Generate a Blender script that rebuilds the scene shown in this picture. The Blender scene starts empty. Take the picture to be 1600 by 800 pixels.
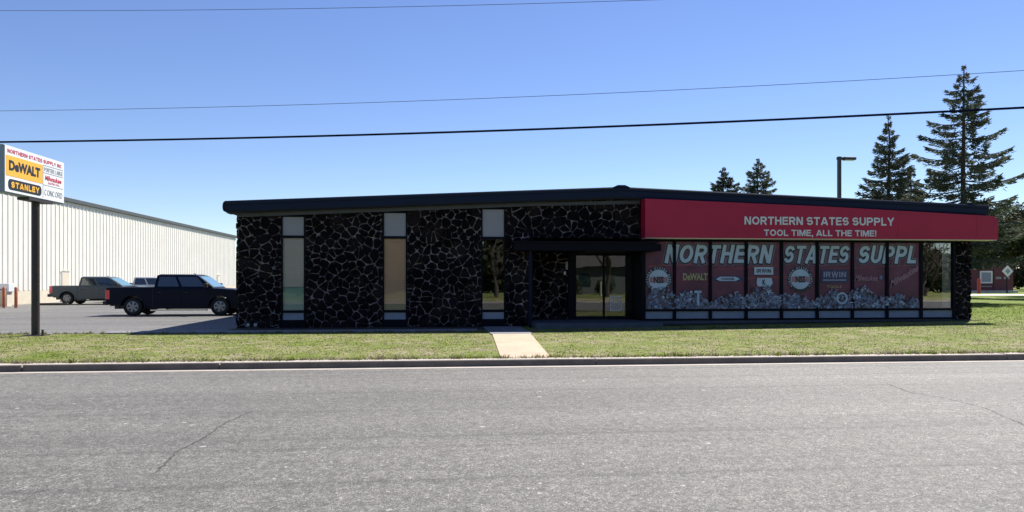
import bpy, bmesh, math, random
from mathutils import noise as mnoise
from mathutils import Vector, Matrix, Quaternion
R = math.radians
S = bpy.context.scene
COL = S.collection

# ------------------------------------------------------------------ camera
cam = bpy.data.cameras.new('camera'); co = bpy.data.objects.new('camera', cam); COL.objects.link(co)
co.location = (0, 0, 1.6); co.rotation_euler = (R(90), 0, -math.atan(117/1150))
cam.sensor_width = 36; cam.lens = 36*1150/1600; cam.shift_y = 39/1600
cam.clip_start = 0.1; cam.clip_end = 6000
S.camera = co
S.render.resolution_x = 1024; S.render.resolution_y = 512
# ------------------------------------------------------------------ light
SUN = Vector((2.1, 2.45, 4.15)).normalized()
EL = math.asin(SUN.z); AZ = math.atan2(SUN.x, SUN.y)
W = bpy.data.worlds.new('World'); S.world = W; W.use_nodes = True
wn = W.node_tree; bg = wn.nodes['Background']
sky = wn.nodes.new('ShaderNodeTexSky'); sky.sky_type = 'NISHITA'; sky.sun_disc = False
sky.sun_elevation = EL; sky.sun_rotation = AZ
sky.air_density = 1.0; sky.dust_density = 0.0; sky.ozone_density = 4.0; sky.altitude = 300
hs_ = wn.nodes.new('ShaderNodeHueSaturation'); hs_.inputs['Saturation'].default_value = 1.07; hs_.inputs['Hue'].default_value = .514
wn.links.new(sky.outputs[0], hs_.inputs['Color']); wn.links.new(hs_.outputs[0], bg.inputs[0]); bg.inputs[1].default_value = 0.071
sl = bpy.data.lights.new('sun', 'SUN'); sl.energy = 4.8; sl.angle = R(0.5); sl.color = (1, .95, .88)
so = bpy.data.objects.new('sun', sl); COL.objects.link(so)
so.rotation_euler = SUN.to_track_quat('Z', 'Y').to_euler()
S.view_settings.view_transform = 'Standard'; S.view_settings.look = 'None'
S.view_settings.exposure = 1.0; S.view_settings.gamma = 1.0

# ------------------------------------------------------------------ helpers
def tag(o, label=None, cat=None, group=None, kind=None):
    if label: o['label'] = label
    if cat: o['category'] = cat
    if group: o['group'] = group
    if kind: o['kind'] = kind
    return o
def thing(name, label, cat, loc=(0, 0, 0), rz=0, group=None):
    o = bpy.data.objects.new(name, None); COL.objects.link(o)
    o.location = loc; o.rotation_euler = (0, 0, rz); o.empty_display_size = .3
    return tag(o, label, cat, group)
class MB:
    """collects polygons, boxes, tubes and builds one mesh object"""
    def __init__(s): s.v = []; s.f = []; s.m = []; s.sm = []
    def face(s, pts, mi=0, smooth=False):
        n = len(s.v); s.v += [tuple(p) for p in pts]; s.f.append(tuple(range(n, n+len(pts)))); s.m.append(mi); s.sm.append(smooth)
    def idx(s, verts, faces, mi=0, smooth=False):
        n = len(s.v); s.v += [tuple(p) for p in verts]
        for f in faces: s.f.append(tuple(i+n for i in f)); s.m.append(mi); s.sm.append(smooth)
    def box(s, x0, x1, y0, y1, z0, z1, mi=0, ch=0.0):
        if ch <= 0:
            v = [(x, y, z) for x in (x0, x1) for y in (y0, y1) for z in (z0, z1)]
            s.idx(v, [(0, 1, 3, 2), (4, 6, 7, 5), (0, 4, 5, 1), (2, 3, 7, 6), (0, 2, 6, 4), (1, 5, 7, 3)], mi)
            return s
        c = [(x0, x1), (y0, y1), (z0, z1)]; V = []; key = {}
        for sx in (0, 1):
            for sy in (0, 1):
                for sz in (0, 1):
                    sg = (sx, sy, sz)
                    for ax in range(3):
                        p = []
                        for k in range(3):
                            val = c[k][sg[k]]
                            if k != ax: val += ch if sg[k] == 0 else -ch
                            p.append(val)
                        key[(sg, ax)] = len(V); V.append(p)
        F = []
        for ax in range(3):
            o = [k for k in range(3) if k != ax]
            for sd in (0, 1):
                q = []
                for a, b in ((0, 0), (1, 0), (1, 1), (0, 1)):
                    sg = [0, 0, 0]; sg[ax] = sd; sg[o[0]] = a; sg[o[1]] = b; q.append(key[(tuple(sg), ax)])
                F.append(q)
            for a in (0, 1):
                for b in (0, 1):
                    s0 = [0, 0, 0]; s0[o[0]] = a; s0[o[1]] = b; s1 = list(s0); s1[ax] = 1
                    F.append([key[(tuple(s0), o[0])], key[(tuple(s1), o[0])], key[(tuple(s1), o[1])], key[(tuple(s0), o[1])]])
        for sx in (0, 1):
            for sy in (0, 1):
                for sz in (0, 1):
                    F.append([key[((sx, sy, sz), k)] for k in range(3)])
        s.idx(V, F, mi); return s
    def tube(s, pts, r, n=8, mi=0, cap=True, smooth=True):
        if not isinstance(r, (list, tuple)): r = [r]*len(pts)
        P = [Vector(p) for p in pts]; V = []; F = []
        for i, p in enumerate(P):
            d = (P[min(i+1, len(P)-1)]-P[max(i-1, 0)]).normalized()
            a = d.cross(Vector((0, 0, 1)) if abs(d.z) < .9 else Vector((1, 0, 0))).normalized(); b = d.cross(a)
            for k in range(n):
                t = 2*math.pi*k/n; V.append(p+(a*math.cos(t)+b*math.sin(t))*r[i])
        for i in range(len(P)-1):
            for k in range(n):
                F.append((i*n+k, i*n+(k+1) % n, (i+1)*n+(k+1) % n, (i+1)*n+k))
        s.idx(V, F, mi, smooth)
        if cap:
            s.face([V[k] for k in range(n)], mi); s.face([V[(len(P)-1)*n+k] for k in range(n)][::-1], mi)
        return s
    def prism(s, poly, a0, a1, axis='y', mi=0):
        """poly in the plane across axis: (x,z) for y, (y,z) for x, (x,y) for z"""
        def q(p, a): return {'y': (p[0], a, p[1]), 'x': (a, p[0], p[1]), 'z': (p[0], p[1], a)}[axis]
        A = [q(p, a0) for p in poly]; B = [q(p, a1) for p in poly]; n = len(poly)
        s.idx(A+B, [tuple(range(n))[::-1], tuple(range(n, 2*n))]+[(i, (i+1) % n, n+(i+1) % n, n+i) for i in range(n)], mi)
        return s
    def build(s, name, mats, parent=None, loc=None, fix=True):
        me = bpy.data.meshes.new(name); me.from_pydata(s.v, [], s.f)
        if not isinstance(mats, (list, tuple)): mats = [mats]
        for m in mats: me.materials.append(m)
        me.polygons.foreach_set('material_index', s.m); me.polygons.foreach_set('use_smooth', s.sm)
        if fix and len(s.f) < 20000:
            bm = bmesh.new(); bm.from_mesh(me); bmesh.ops.recalc_face_normals(bm, faces=bm.faces); bm.to_mesh(me); bm.free()
        me.update()
        o = bpy.data.objects.new(name, me); COL.objects.link(o)
        if loc: o.location = loc
        if parent: o.parent = parent
        return o
def box(name, m, parent, *a, **k): return MB().box(*a, **k).build(name, m, parent)
def rings(cx, cz, r, n=24): return [(cx+r*math.cos(2*math.pi*i/n), cz+r*math.sin(2*math.pi*i/n)) for i in range(n)]
def copy_tree(o, parent=None):
    c = o.copy(); COL.objects.link(c); c.parent = parent
    for ch in o.children: copy_tree(ch, c)
    return c

# ------------------------------------------------------------------ materials
def mat(name, col, rough=.7, metal=0., spec=.5, var=0., vscale=3., col2=None, bump=0., bscale=40., coat=0., stretch=None, detail=6):
    m = bpy.data.materials.new(name); m.use_nodes = True; nt = m.node_tree; b = nt.nodes['Principled BSDF']
    b.inputs['Base Color'].default_value = (*col, 1); b.inputs['Roughness'].default_value = rough
    b.inputs['Metallic'].default_value = metal; b.inputs['Specular IOR Level'].default_value = spec
    b.inputs['Coat Weight'].default_value = coat; b.inputs['Coat Roughness'].default_value = .06
    tc = nt.nodes.new('ShaderNodeTexCoord'); mp = nt.nodes.new('ShaderNodeMapping'); nt.links.new(tc.outputs['Object'], mp.inputs[0])
    if stretch: mp.inputs['Scale'].default_value = stretch
    if var > 0 or col2:
        n = nt.nodes.new('ShaderNodeTexNoise'); n.inputs['Scale'].default_value = vscale; n.inputs['Detail'].default_value = detail
        n.inputs['Roughness'].default_value = .65
        nt.links.new(mp.outputs[0], n.inputs['Vector'])
        cr = nt.nodes.new('ShaderNodeValToRGB'); cr.color_ramp.elements[0].position = .3; cr.color_ramp.elements[1].position = .7
        c1 = tuple(max(0, c*(1-var)) for c in col); c2 = col2 or tuple(min(1, c*(1+var)) for c in col)
        cr.color_ramp.elements[0].color = (*c1, 1); cr.color_ramp.elements[1].color = (*c2, 1)
        nt.links.new(n.outputs['Fac'], cr.inputs[0]); nt.links.new(cr.outputs[0], b.inputs['Base Color'])
    if bump > 0:
        n2 = nt.nodes.new('ShaderNodeTexNoise'); n2.inputs['Scale'].default_value = bscale; n2.inputs['Detail'].default_value = 4
        nt.links.new(mp.outputs[0], n2.inputs['Vector'])
        bp = nt.nodes.new('ShaderNodeBump'); bp.inputs['Strength'].default_value = bump; bp.inputs['Distance'].default_value = .02
        nt.links.new(n2.outputs['Fac'], bp.inputs['Height']); nt.links.new(bp.outputs[0], b.inputs['Normal'])
    return m
def glass(name, refl=.1, tint=(.75, .8, .8)):
    m = bpy.data.materials.new(name); m.use_nodes = True; nt = m.node_tree; nt.nodes.remove(nt.nodes['Principled BSDF'])
    out = nt.nodes['Material Output']; g = nt.nodes.new('ShaderNodeBsdfGlossy'); g.inputs['Roughness'].default_value = .0
    n = nt.nodes.new('ShaderNodeTexNoise'); n.inputs['Scale'].default_value = 1.3; n.inputs['Detail'].default_value = 2
    tc = nt.nodes.new('ShaderNodeTexCoord'); nt.links.new(tc.outputs['Object'], n.inputs['Vector'])
    bp = nt.nodes.new('ShaderNodeBump'); bp.inputs['Strength'].default_value = .06; bp.inputs['Distance'].default_value = .02
    nt.links.new(n.outputs['Fac'], bp.inputs['Height']); nt.links.new(bp.outputs[0], g.inputs['Normal'])
    t = nt.nodes.new('ShaderNodeBsdfTransparent'); t.inputs[0].default_value = (*tint, 1)
    fr = nt.nodes.new('ShaderNodeFresnel'); fr.inputs[0].default_value = 1.5
    a = nt.nodes.new('ShaderNodeMath'); a.operation = 'ADD'; a.inputs[1].default_value = refl; a.use_clamp = True
    mx = nt.nodes.new('ShaderNodeMixShader')
    nt.links.new(fr.outputs[0], a.inputs[0]); nt.links.new(a.outputs[0], mx.inputs[0])
    nt.links.new(t.outputs[0], mx.inputs[1]); nt.links.new(g.outputs[0], mx.inputs[2]); nt.links.new(mx.outputs[0], out.inputs[0])
    return m

class NT:
    def __init__(s, m): s.t = m.node_tree; s.b = s.t.nodes['Principled BSDF']; s.tc = s.t.nodes.new('ShaderNodeTexCoord')
    def map(s, sc):
        mp = s.t.nodes.new('ShaderNodeMapping'); mp.inputs['Scale'].default_value = sc; s.t.links.new(s.tc.outputs['Object'], mp.inputs[0]); return mp.outputs[0]
    def noise(s, scale, detail=5, rough=.6, sc=(1, 1, 1), dist=0):
        n = s.t.nodes.new('ShaderNodeTexNoise'); n.inputs['Scale'].default_value = scale; n.inputs['Detail'].default_value = detail
        n.inputs['Roughness'].default_value = rough; n.inputs['Distortion'].default_value = dist
        s.t.links.new(s.map(sc), n.inputs['Vector']); return n.outputs['Fac']
    def vor(s, scale, sc=(1, 1, 1), out='Color'):
        n = s.t.nodes.new('ShaderNodeTexVoronoi'); n.inputs['Scale'].default_value = scale; s.t.links.new(s.map(sc), n.inputs['Vector']); return n.outputs[out]
    def ramp(s, fac, stops):
        c = s.t.nodes.new('ShaderNodeValToRGB'); e = c.color_ramp.elements
        while len(e) < len(stops): e.new(.5)
        for k, (p, col) in enumerate(stops):
            e[k].position = p; e[k].color = (*col, 1) if len(col) == 3 else (col[0],)*3+(1,)
        s.t.links.new(fac, c.inputs[0]); return c.outputs[0]
    def mix(s, fac, a, b, mode='MIX'):
        m = s.t.nodes.new('ShaderNodeMix'); m.data_type = 'RGBA'; m.blend_type = mode
        for sock, v in ((m.inputs[0], fac), (m.inputs[6], a), (m.inputs[7], b)):
            if isinstance(v, (int, float)): sock.default_value = v
            elif isinstance(v, tuple): sock.default_value = (*v, 1)
            else: s.t.links.new(v, sock)
        return m.outputs[2]
    def bump(s, h, st, dist=.02):
        b = s.t.nodes.new('ShaderNodeBump'); b.inputs['Strength'].default_value = st; b.inputs['Distance'].default_value = dist
        s.t.links.new(h, b.inputs['Height']); s.t.links.new(b.outputs[0], s.b.inputs['Normal'])
    def col(s, c): s.t.links.new(c, s.b.inputs['Base Color'])

def asphalt(name, base, speck=True, streaks=True):
    m = mat(name, base, rough=.72, spec=.4); q = NT(m)
    big = q.noise(.25, 4, .6)
    c = q.ramp(big, [(.3, tuple(x*.9 for x in base)), (.7, tuple(x*1.08 for x in base))])
    fine = q.noise(90, 3, .8)
    c = q.mix(1.0, c, q.ramp(fine, [(.38, (.3,)), (.5, (.95,)), (.62, (2.0,))]), 'MULTIPLY')
    v = q.vor(62)
    c = q.mix(1.0, c, q.ramp(v, [(.05, (.5,)), (.6, (1.,)), (.97, (1.8,))]), 'MULTIPLY')
    if speck:  # pale aggregate specks, with bright glints painted into the colour
        v2 = q.vor(44)
        c = q.mix(q.ramp(v2, [(.93, (0,)), (.975, (.5,))]), c, (.66, .62, .56))
        v3 = q.vor(24); c = q.mix(q.ramp(v3, [(.955, (0,)), (.98, (.45,))]), c, (.75, .72, .66))
        v4 = q.vor(19, (1, 1, 1)); c = q.mix(1.0, c, q.ramp(v4, [(.05, (.76,)), (.5, (1.,)), (.95, (1.3,))]), 'MULTIPLY')
    if streaks:
        st = q.noise(1.0, 3, .6, sc=(.02, 3.3, 1))
        c = q.mix(1.0, c, q.ramp(st, [(.36, (.76,)), (.42, (.96,)), (.58, (1.,)), (.72, (1.14,))]), 'MULTIPLY')
        tw = q.noise(1.0, 2, .5, sc=(.015, .55, 1)); c = q.mix(1.0, c, q.ramp(tw, [(.35, (.86,)), (.65, (1.1,))]), 'MULTIPLY')
        st2 = q.noise(1.0, 4, .7, sc=(.25, 9, 1)); c = q.mix(1.0, c, q.ramp(st2, [(.34, (.88,)), (.45, (1.,)), (.7, (1.05,))]), 'MULTIPLY')
    q.col(c); q.bump(fine, .5, .01)
    return m
M = {}
M['road'] = asphalt('asphalt_road', (.120, .115, .104))
M['lot'] = asphalt('asphalt_lot', (.13, .127, .118), speck=False, streaks=True)
M['crack'] = mat('crack_dark', (.06, .056, .052), .9)
m = mat('grass', (.1, .14, .04), rough=.9, spec=.2); q = NT(m); M['grass'] = m
n1 = q.noise(3.6, 8, .78); n2 = q.noise(.55, 4, .6); n3 = q.noise(30, 4, .8)
g = q.ramp(n1, [(.33, (.07, .115, .008)), (.45, (.16, .19, .035)), (.52, (.215, .20, .095)), (.62, (.29, .245, .18))])
gl = q.ramp(n1, [(.3, (.07, .12, .008)), (.55, (.12, .165, .012)), (.72, (.17, .185, .04))])
sx = q.t.nodes.new('ShaderNodeSeparateXYZ'); q.t.links.new(q.tc.outputs['Object'], sx.inputs[0])
mr = q.t.nodes.new('ShaderNodeMapRange'); q.t.links.new(sx.outputs[1], mr.inputs[0]); mr.inputs[1].default_value = 19; mr.inputs[2].default_value = 27
lush = q.mix(mr.outputs[0], q.ramp(n2, [(.42, (0,)), (.66, (.85,))]), (1., 1., 1.))
c = q.mix(lush, g, gl)
c = q.mix(1.0, c, q.ramp(n3, [(.3, (.62,)), (.7, (1.3,))]), 'MULTIPLY'); q.col(c); q.bump(n3, .6, .04)
M['blade_g'] = mat('grass_blade', (.10, .17, .012), .8, spec=.2, var=.3, vscale=2, col2=(.19, .22, .03))
M['blade_t'] = mat('dry_blade', (.24, .205, .15), .9, spec=.2, var=.25, vscale=4)
for k_ in ('blade_g', 'blade_t'):
    nt_ = M[k_].node_tree; b_ = nt_.nodes['Principled BSDF']; tr_ = nt_.nodes.new('ShaderNodeBsdfTranslucent'); mx_ = nt_.nodes.new('ShaderNodeMixShader'); mx_.inputs[0].default_value = .5
    nt_.links.new(b_.inputs['Base Color'].links[0].from_socket, tr_.inputs[0]); nt_.links.new(b_.outputs[0], mx_.inputs[1]); nt_.links.new(tr_.outputs[0], mx_.inputs[2]); nt_.links.new(mx_.outputs[0], nt_.nodes['Material Output'].inputs[0])
def conc(name, col, v=.14):
    m = mat(name, col, .85, spec=.25); q = NT(m)
    c = q.ramp(q.noise(1.6, 6, .7), [(.3, tuple(x*(1-v) for x in col)), (.7, tuple(min(1, x*(1+v)) for x in col))])
    c = q.mix(1.0, c, q.ramp(q.noise(45, 3, .7), [(.3, (.8,)), (.7, (1.15,))]), 'MULTIPLY'); q.col(c); q.bump(q.noise(60, 3), .3, .01); return m
M['kerb'] = conc('kerb_concrete', (.39, .35, .305)); M['path'] = conc('path_concrete', (.46, .35, .255)); M['walk'] = conc('walk_concrete', (.20, .20, .21))
M['farroad'] = conc('far_concrete', (.52, .5, .46)); M['plinth'] = conc('plinth_concrete', (.07, .085, .10))
m = mat('lava_stone', (.016, .015, .018), rough=.8, spec=.1); q = NT(m); M['stone'] = m
c = q.ramp(q.vor(2.2), [(.2, (.002, .0015, .003)), (.55, (.006, .0045, .007)), (.85, (.018, .013, .014))]); q.col(c); q.bump(q.noise(22, 5, .7), .9, .05)
m = mat('mortar', (.17, .155, .15), rough=.9, spec=.2); q = NT(m); M['mortar'] = m
c = q.ramp(q.noise(4.2, 7, .8), [(.44, (.012, .011, .012)), (.51, (.14, .12, .125)), (.64, (.30, .26, .26))]); q.col(c); q.bump(q.noise(30, 4), .5, .02)
M['navy'] = mat('navy_metal', (.003, .011, .034), .5, spec=.2, var=.12, vscale=.8)
M['navy2'] = mat('post_paint', (.004, .007, .022), .6, spec=.15)
M['soffit'] = mat('soffit_board', (.02, .022, .03), .7, var=.15)
M['frieze'] = mat('frieze_board', (.05, .055, .065), .6, var=.15)
M['frame'] = mat('dark_frame', (.0025, .003, .008), .6, spec=.12, var=.2)
M['spandrel'] = mat('spandrel_panel', (.25, .255, .28), .5, var=.06, vscale=2, bump=.15, bscale=120)
M['lowpanel'] = mat('lower_panel', (.20, .25, .31), .45, var=.08, vscale=3)
M['blind_beige'] = mat('beige_blind', (.74, .68, .62), .8, var=.05, vscale=30, stretch=(1, 1, 6))
M['blind_orange'] = mat('orange_blind', (.74, .49, .34), .8, var=.08, vscale=30, stretch=(1, 1, 6))
M['curtain_green'] = mat('green_curtain', (.30, .52, .43), .8, var=.1, vscale=6)
M['glass'] = glass('window_glass', .0, (.95, .96, .96)); M['glassdark'] = glass('door_glass', .09, (.7, .74, .74)); M['glassbright'] = glass('reflective_glass', .18, (.9, .93, .93))
M['red'] = mat('red_fascia', (.38, .007, .043), .5, spec=.4, var=.08, vscale=1.5)
M['redside'] = M['red']
M['letter'] = mat('sign_letter', (.62, .66, .66), .6, var=.05)
M['vinyl'] = mat('red_vinyl', (.078, .010, .038), .4, spec=.5, var=.35, vscale=1.1, col2=(.17, .032, .075))
M['vsilver'] = mat('vinyl_silver', (.38, .50, .60), .4, var=.12, vscale=4)
M['vshadow'] = mat('vinyl_shadow', (.10, .085, .11), .4); M['vblue'] = mat('vinyl_blue', (.10, .15, .25), .4, var=.3, vscale=8)
M['vblack'] = mat('vinyl_black', (.012, .012, .018), .4); M['vgrey'] = mat('vinyl_grey', (.22, .25, .33), .4, var=.3, vscale=12)
M['vyellow'] = mat('vinyl_yellow', (.30, .29, .14), .4); M['vpink'] = mat('vinyl_pink', (.30, .16, .20), .4); M['vnavy'] = mat('vinyl_navy', (.015, .025, .09), .4)
M['vorange'] = mat('vinyl_orange', (.35, .25, .16), .4)
M['dark'] = mat('interior_dark', (.03, .03, .032), .9, var=.2); M['intfloor'] = mat('interior_floor', (.10, .09, .085), .8, var=.2)
M['intwall'] = mat('interior_wall', (.16, .15, .14), .9)
M['signwhite'] = mat('sign_white', (.74, .75, .76), .4, var=.03); M['signgrey'] = mat('sign_cabinet', (.22, .29, .33), .5, var=.08)
M['signyellow'] = mat('sign_yellow', (.80, .42, .03), .4, var=.04); M['black'] = mat('black_paint', (.012, .012, .013), .45, var=.2)
M['signred'] = mat('sign_red', (.50, .03, .06), .5); M['signtext'] = mat('sign_grey_text', (.22, .25, .25), .5)
M['pole'] = mat('pole_paint', (.022, .022, .022), .55, var=.3, vscale=6, col2=(.05, .032, .028))
M['whitewall'] = mat('white_steel', (.70, .675, .60), .5, var=.05, vscale=.7); M['creamwall'] = mat('cream_masonry', (.60, .54, .42), .9, var=.08, vscale=3)
M['rooftrim'] = mat('dark_roof_trim', (.06, .07, .075), .6, var=.1)
M['roofing'] = mat('roof_membrane', (.12, .12, .125), .9, var=.15)
M['bark'] = mat('bark', (.07, .055, .045), .95, var=.3, vscale=9, bump=.8, bscale=20, stretch=(1, 1, .25))
def leaf(name, a, b):
    m = mat(name, a, .75, spec=.25, var=.45, vscale=.8, col2=b); nt = m.node_tree; bb = nt.nodes['Principled BSDF']
    tr = nt.nodes.new('ShaderNodeBsdfTranslucent'); mx = nt.nodes.new('ShaderNodeMixShader'); mx.inputs[0].default_value = .22
    nt.links.new(bb.inputs['Base Color'].links[0].from_socket, tr.inputs[0]); nt.links.new(bb.outputs[0], mx.inputs[1]); nt.links.new(tr.outputs[0], mx.inputs[2]); nt.links.new(mx.outputs[0], nt.nodes['Material Output'].inputs[0]); return m
M['spruce'] = leaf('spruce_needles', (.05, .078, .055), (.19, .21, .14)); M['spruce2'] = leaf('spruce_needles_dark', (.035, .055, .038), (.11, .125, .08))
M['leaf'] = leaf('leaves', (.035, .055, .022), (.085, .095, .04))
M['tyre'] = mat('tyre_rubber', (.012, .012, .012), .85, bump=.3, bscale=30); M['rim'] = mat('rim_alloy', (.22, .23, .25), .35, metal=.8)
M['chrome'] = mat('chrome', (.6, .6, .62), .15, metal=1); M['lens'] = mat('clear_lens', (.7, .72, .75), .1, spec=.8); M['tail'] = mat('tail_lens', (.85, .015, .05), .2, spec=.7, coat=.5)
M['autoglass'] = mat('auto_glass', (.02, .035, .04), .03, spec=1.0, coat=1.0)
M['windshield'] = mat('windshield_glass', (.16, .30, .29), .06, spec=1.0, coat=1.0)
M['plastic'] = mat('black_plastic', (.015, .015, .016), .6)
M['p_dark'] = mat('paint_midnight', (.0018, .005, .017), .45, spec=.12, coat=.06)
M['p_grey'] = mat('paint_grey', (.058, .080, .090), .4, spec=.3, coat=.15)
M['p_white'] = mat('paint_white', (.6, .6, .58), .3, spec=.5, coat=.6)
M['orange'] = mat('bollard_paint', (.38, .11, .045), .6, var=.25, vscale=5)
M['maroon'] = mat('maroon_siding', (.10, .012, .028), .6, var=.15, vscale=3); M['white'] = mat('white_paint', (.7, .7, .7), .5, var=.04)
M['wire'] = mat('cable_black', (.008, .012, .03), 1.0, spec=0); M['wire2'] = mat('cable_grey', (.12, .14, .22), 1.0, spec=0)
M['soil'] = mat('dark_soil', (.018, .016, .014), .95, var=.3, vscale=8, bump=.5, bscale=30)  # near-black ground colour that paints the shade at the wall foot
M['lampmetal'] = mat('lamp_metal', (.035, .04, .05), .5)
M['hwall'] = mat('house_siding', (.085, .095, .085), .8, var=.2, vscale=2, stretch=(1, 1, 8)); M['brick'] = mat('brick', (.28, .16, .11), .9, var=.2, vscale=6); M['shingle'] = mat('roof_shingle', (.07, .065, .06), .9, var=.2, vscale=6)

# ------------------------------------------------------------------ ground
def gz(x, y):
    if y < 13.9: return .12
    t = min(1, max(0, (y-14)/7)); t = t*t*(3-2*t)
    return .12+t*(.01+.0085*max(0, min(x-2, 26)))
def sheet(name, m, x0, x1, y0, y1, dz, step=1.0, kind='structure', parent=None, quad=None):
    mb = MB(); nx = max(1, int((x1-x0)/step)); ny = max(1, int((y1-y0)/step)); V = []; F = []
    for j in range(ny+1):
        for i in range(nx+1):
            x = x0+(x1-x0)*i/nx; y = y0+(y1-y0)*j/ny
            V.append((x, y, gz(x, y)+dz))
    for j in range(ny):
        for i in range(nx):
            a = j*(nx+1)+i; F.append((a, a+1, a+nx+2, a+nx+1))
    mb.idx(V, F, 0, True); o = mb.build(name, m, parent, fix=False)
    if kind: o['kind'] = kind
    return o
xs = [-2500, -300, -90]+list(range(-60, 91, 2))+[300, 2500]
ys = [-2500, -300, -60, -20, -5.4, -5.35, 13.88, 13.9]+[14.4+.5*i for i in range(26)]+[29, 32, 36, 40, 50, 70, 100, 300, 2500]
mb = MB(); V = []; F = []
for y in ys:
    for x in xs: V.append((x, y, -.06 if -5.36 < y < 13.89 else gz(x, y)))
for j in range(len(ys)-1):
    for i in range(len(xs)-1):
        a = j*len(xs)+i; F.append((a, a+1, a+len(xs)+1, a+len(xs)))
mb.idx(V, F, 0, True); tag(mb.build('ground', M['grass'], fix=False), kind='structure')
mb = MB(); mb.face([(-600, -5, 0), (600, -5, 0), (600, 13.5, 0), (-600, 13.5, 0)]); road = tag(mb.build('road', M['road'], fix=False), kind='structure')
# gutter and kerb
mb = MB(); mb.face([(-600, 13.5, .004), (600, 13.5, .004), (600, 13.7, .008), (-600, 13.7, .008)]); tag(mb.build('gutter', M['kerb'], fix=False), kind='structure')
mb = MB(); x = -60.0; rnd = random.Random(3)
js = [-60, -49, -38, -27, -17.2, -7.25, -3.9, 3.0, 11.4, 20, 29, 38, 47, 56, 90]
for a, b in zip(js[:-1], js[1:]):
    dy = rnd.uniform(-.012, .012); dz = rnd.uniform(-.006, .004)
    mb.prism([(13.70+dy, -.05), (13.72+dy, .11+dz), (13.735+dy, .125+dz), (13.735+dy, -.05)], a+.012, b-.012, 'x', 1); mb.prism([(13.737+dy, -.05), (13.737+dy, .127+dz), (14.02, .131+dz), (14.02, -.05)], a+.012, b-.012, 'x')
tag(mb.build('kerb', [M['kerb'], conc('kerb_face_grime', (.15, .13, .11), .3)]), kind='structure')  # front face darkened: its shade is painted into the colour
mb = MB(); mb.prism([(-5.3, -.05), (-5.05, -.05), (-5.05, .12), (-5.3, .125)], -90, 90, 'x'); tag(mb.build('far_kerb', M['kerb']), kind='structure')
# cracks, part of the road
def crack(pts, w, seed, name='crack'):
    r = random.Random(seed); mb = MB(); P = []
    for (a, b) in zip(pts[:-1], pts[1:]):
        n = 14
        for i in range(n):
            t = i/n; P.append((a[0]+(b[0]-a[0])*t+r.uniform(-.018, .018), a[1]+(b[1]-a[1])*t+r.uniform(-.03, .03)))
    P.append(pts[-1]); L = []; Rr = []
    for i, p in enumerate(P):
        q0 = P[max(0, i-1)]; q1 = P[min(len(P)-1, i+1)]; d = Vector((q1[0]-q0[0], q1[1]-q0[1])).normalized(); n_ = Vector((-d.y, d.x))
        ww = w*r.uniform(.3, 1.2)*(1 if 0 < i < len(P)-1 else .1); L.append((p[0]+n_.x*ww, p[1]+n_.y*ww, .004)); Rr.append((p[0]-n_.x*ww, p[1]-n_.y*ww, .004))
    n = len(L); mb.idx(L+Rr, [(i, i+1, n+i+1, n+i) for i in range(n-1)]); return mb.build(name, M['crack'], road, fix=False)
crack([(-2.33, 6.34), (-2.42, 7.2), (-2.36, 7.9), (-2.38, 8.6), (-2.25, 9.35)], .012, 1)
crack([(6.94, 10.78), (6.75, 9.9), (6.9, 9.35)], .006, 2)
crack([(6.9, 9.35), (6.85, 8.6), (6.6, 7.9), (6.4, 7.3)], .006, 4)

# asphalt lot on the left, far concrete road, walks
sheet('parking_lot', M['lot'], -70, -6.25, 21.5, 130, .006, 2.5)
sheet('service_road', M['farroad'], 34, 200, 57, 63.5, .03, 4)
mb = MB(); mb.face([(1.50, 20.0, .152), (2.55, 20.0, .156), (2.17, 13.96, .135), (1.21, 13.96, .133)])
mb.face([(1.50, 20.0, .152), (1.21, 13.96, .133), (1.21, 13.96, .05), (1.5, 20.0, .05)]); tag(mb.build('path', M['path'], fix=False), kind='structure')
MB().box(-9.2, 1.2, 21.35, 22.1, .02, .17, ch=.012).build('walk', M['walk'])['kind'] = 'structure'
MB().box(1.46, 2.62, 20.01, 23.3, .02, .158, ch=.004).build('entry_walk', M['walk'])['kind'] = 'structure'

# grass tufts
rnd = random.Random(11); mb = MB()
def blades(mb, x, y, z, n, h, r, mi):
    for _ in range(n):
        a = rnd.uniform(0, 6.283); bx = x+rnd.gauss(0, r); by = y+rnd.gauss(0, r); hh = h*rnd.uniform(.5, 1.2); w = .012
        dx = math.cos(a)*w; dy = math.sin(a)*w; lx = rnd.gauss(0, hh*.5); ly = rnd.gauss(0, hh*.5)
        mb.v += [(bx-dx, by-dy, z), (bx+dx, by+dy, z), (bx+lx, by+ly, z+hh)]; k = len(mb.v); mb.f.append((k-3, k-2, k-1)); mb.m.append(mi); mb.sm.append(False)
for i in range(9000):
    x = rnd.uniform(-14, 19); y = rnd.uniform(14.0, 21.3)
    if 1.15+(y-14)*.05 < x < 2.25+(y-14)*.06: continue
    if y > 20.9 and -9.3 < x < 3: continue
    v_ = mnoise.noise((x*1.1, y*1.5, 0))+.5*mnoise.noise((x*3.3, y*4, 3)); blades(mb, x, y, gz(x, y), 5, .020, .10, 0 if v_+rnd.gauss(0, .12) > .02 else 1)
for i in range(2600):
    x = rnd.uniform(-14, 16); y = rnd.choice([14.0, 14.0, 21.25])+rnd.gauss(0, .03)
    if y > 20 and x < 3: y = 21.3 if x > -9.2 else 21.5
    blades(mb, x, y, gz(x, y)+.005, rnd.choice([2, 3, 9]), rnd.choice([.03, .05, .09]), .04, 1 if rnd.random() < .6 else 0)
for i in range(3500):
    x = rnd.uniform(17, 34); y = rnd.uniform(21, 36); blades(mb, x, y, gz(x, y), 4, .05, .1, 0)
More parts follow.
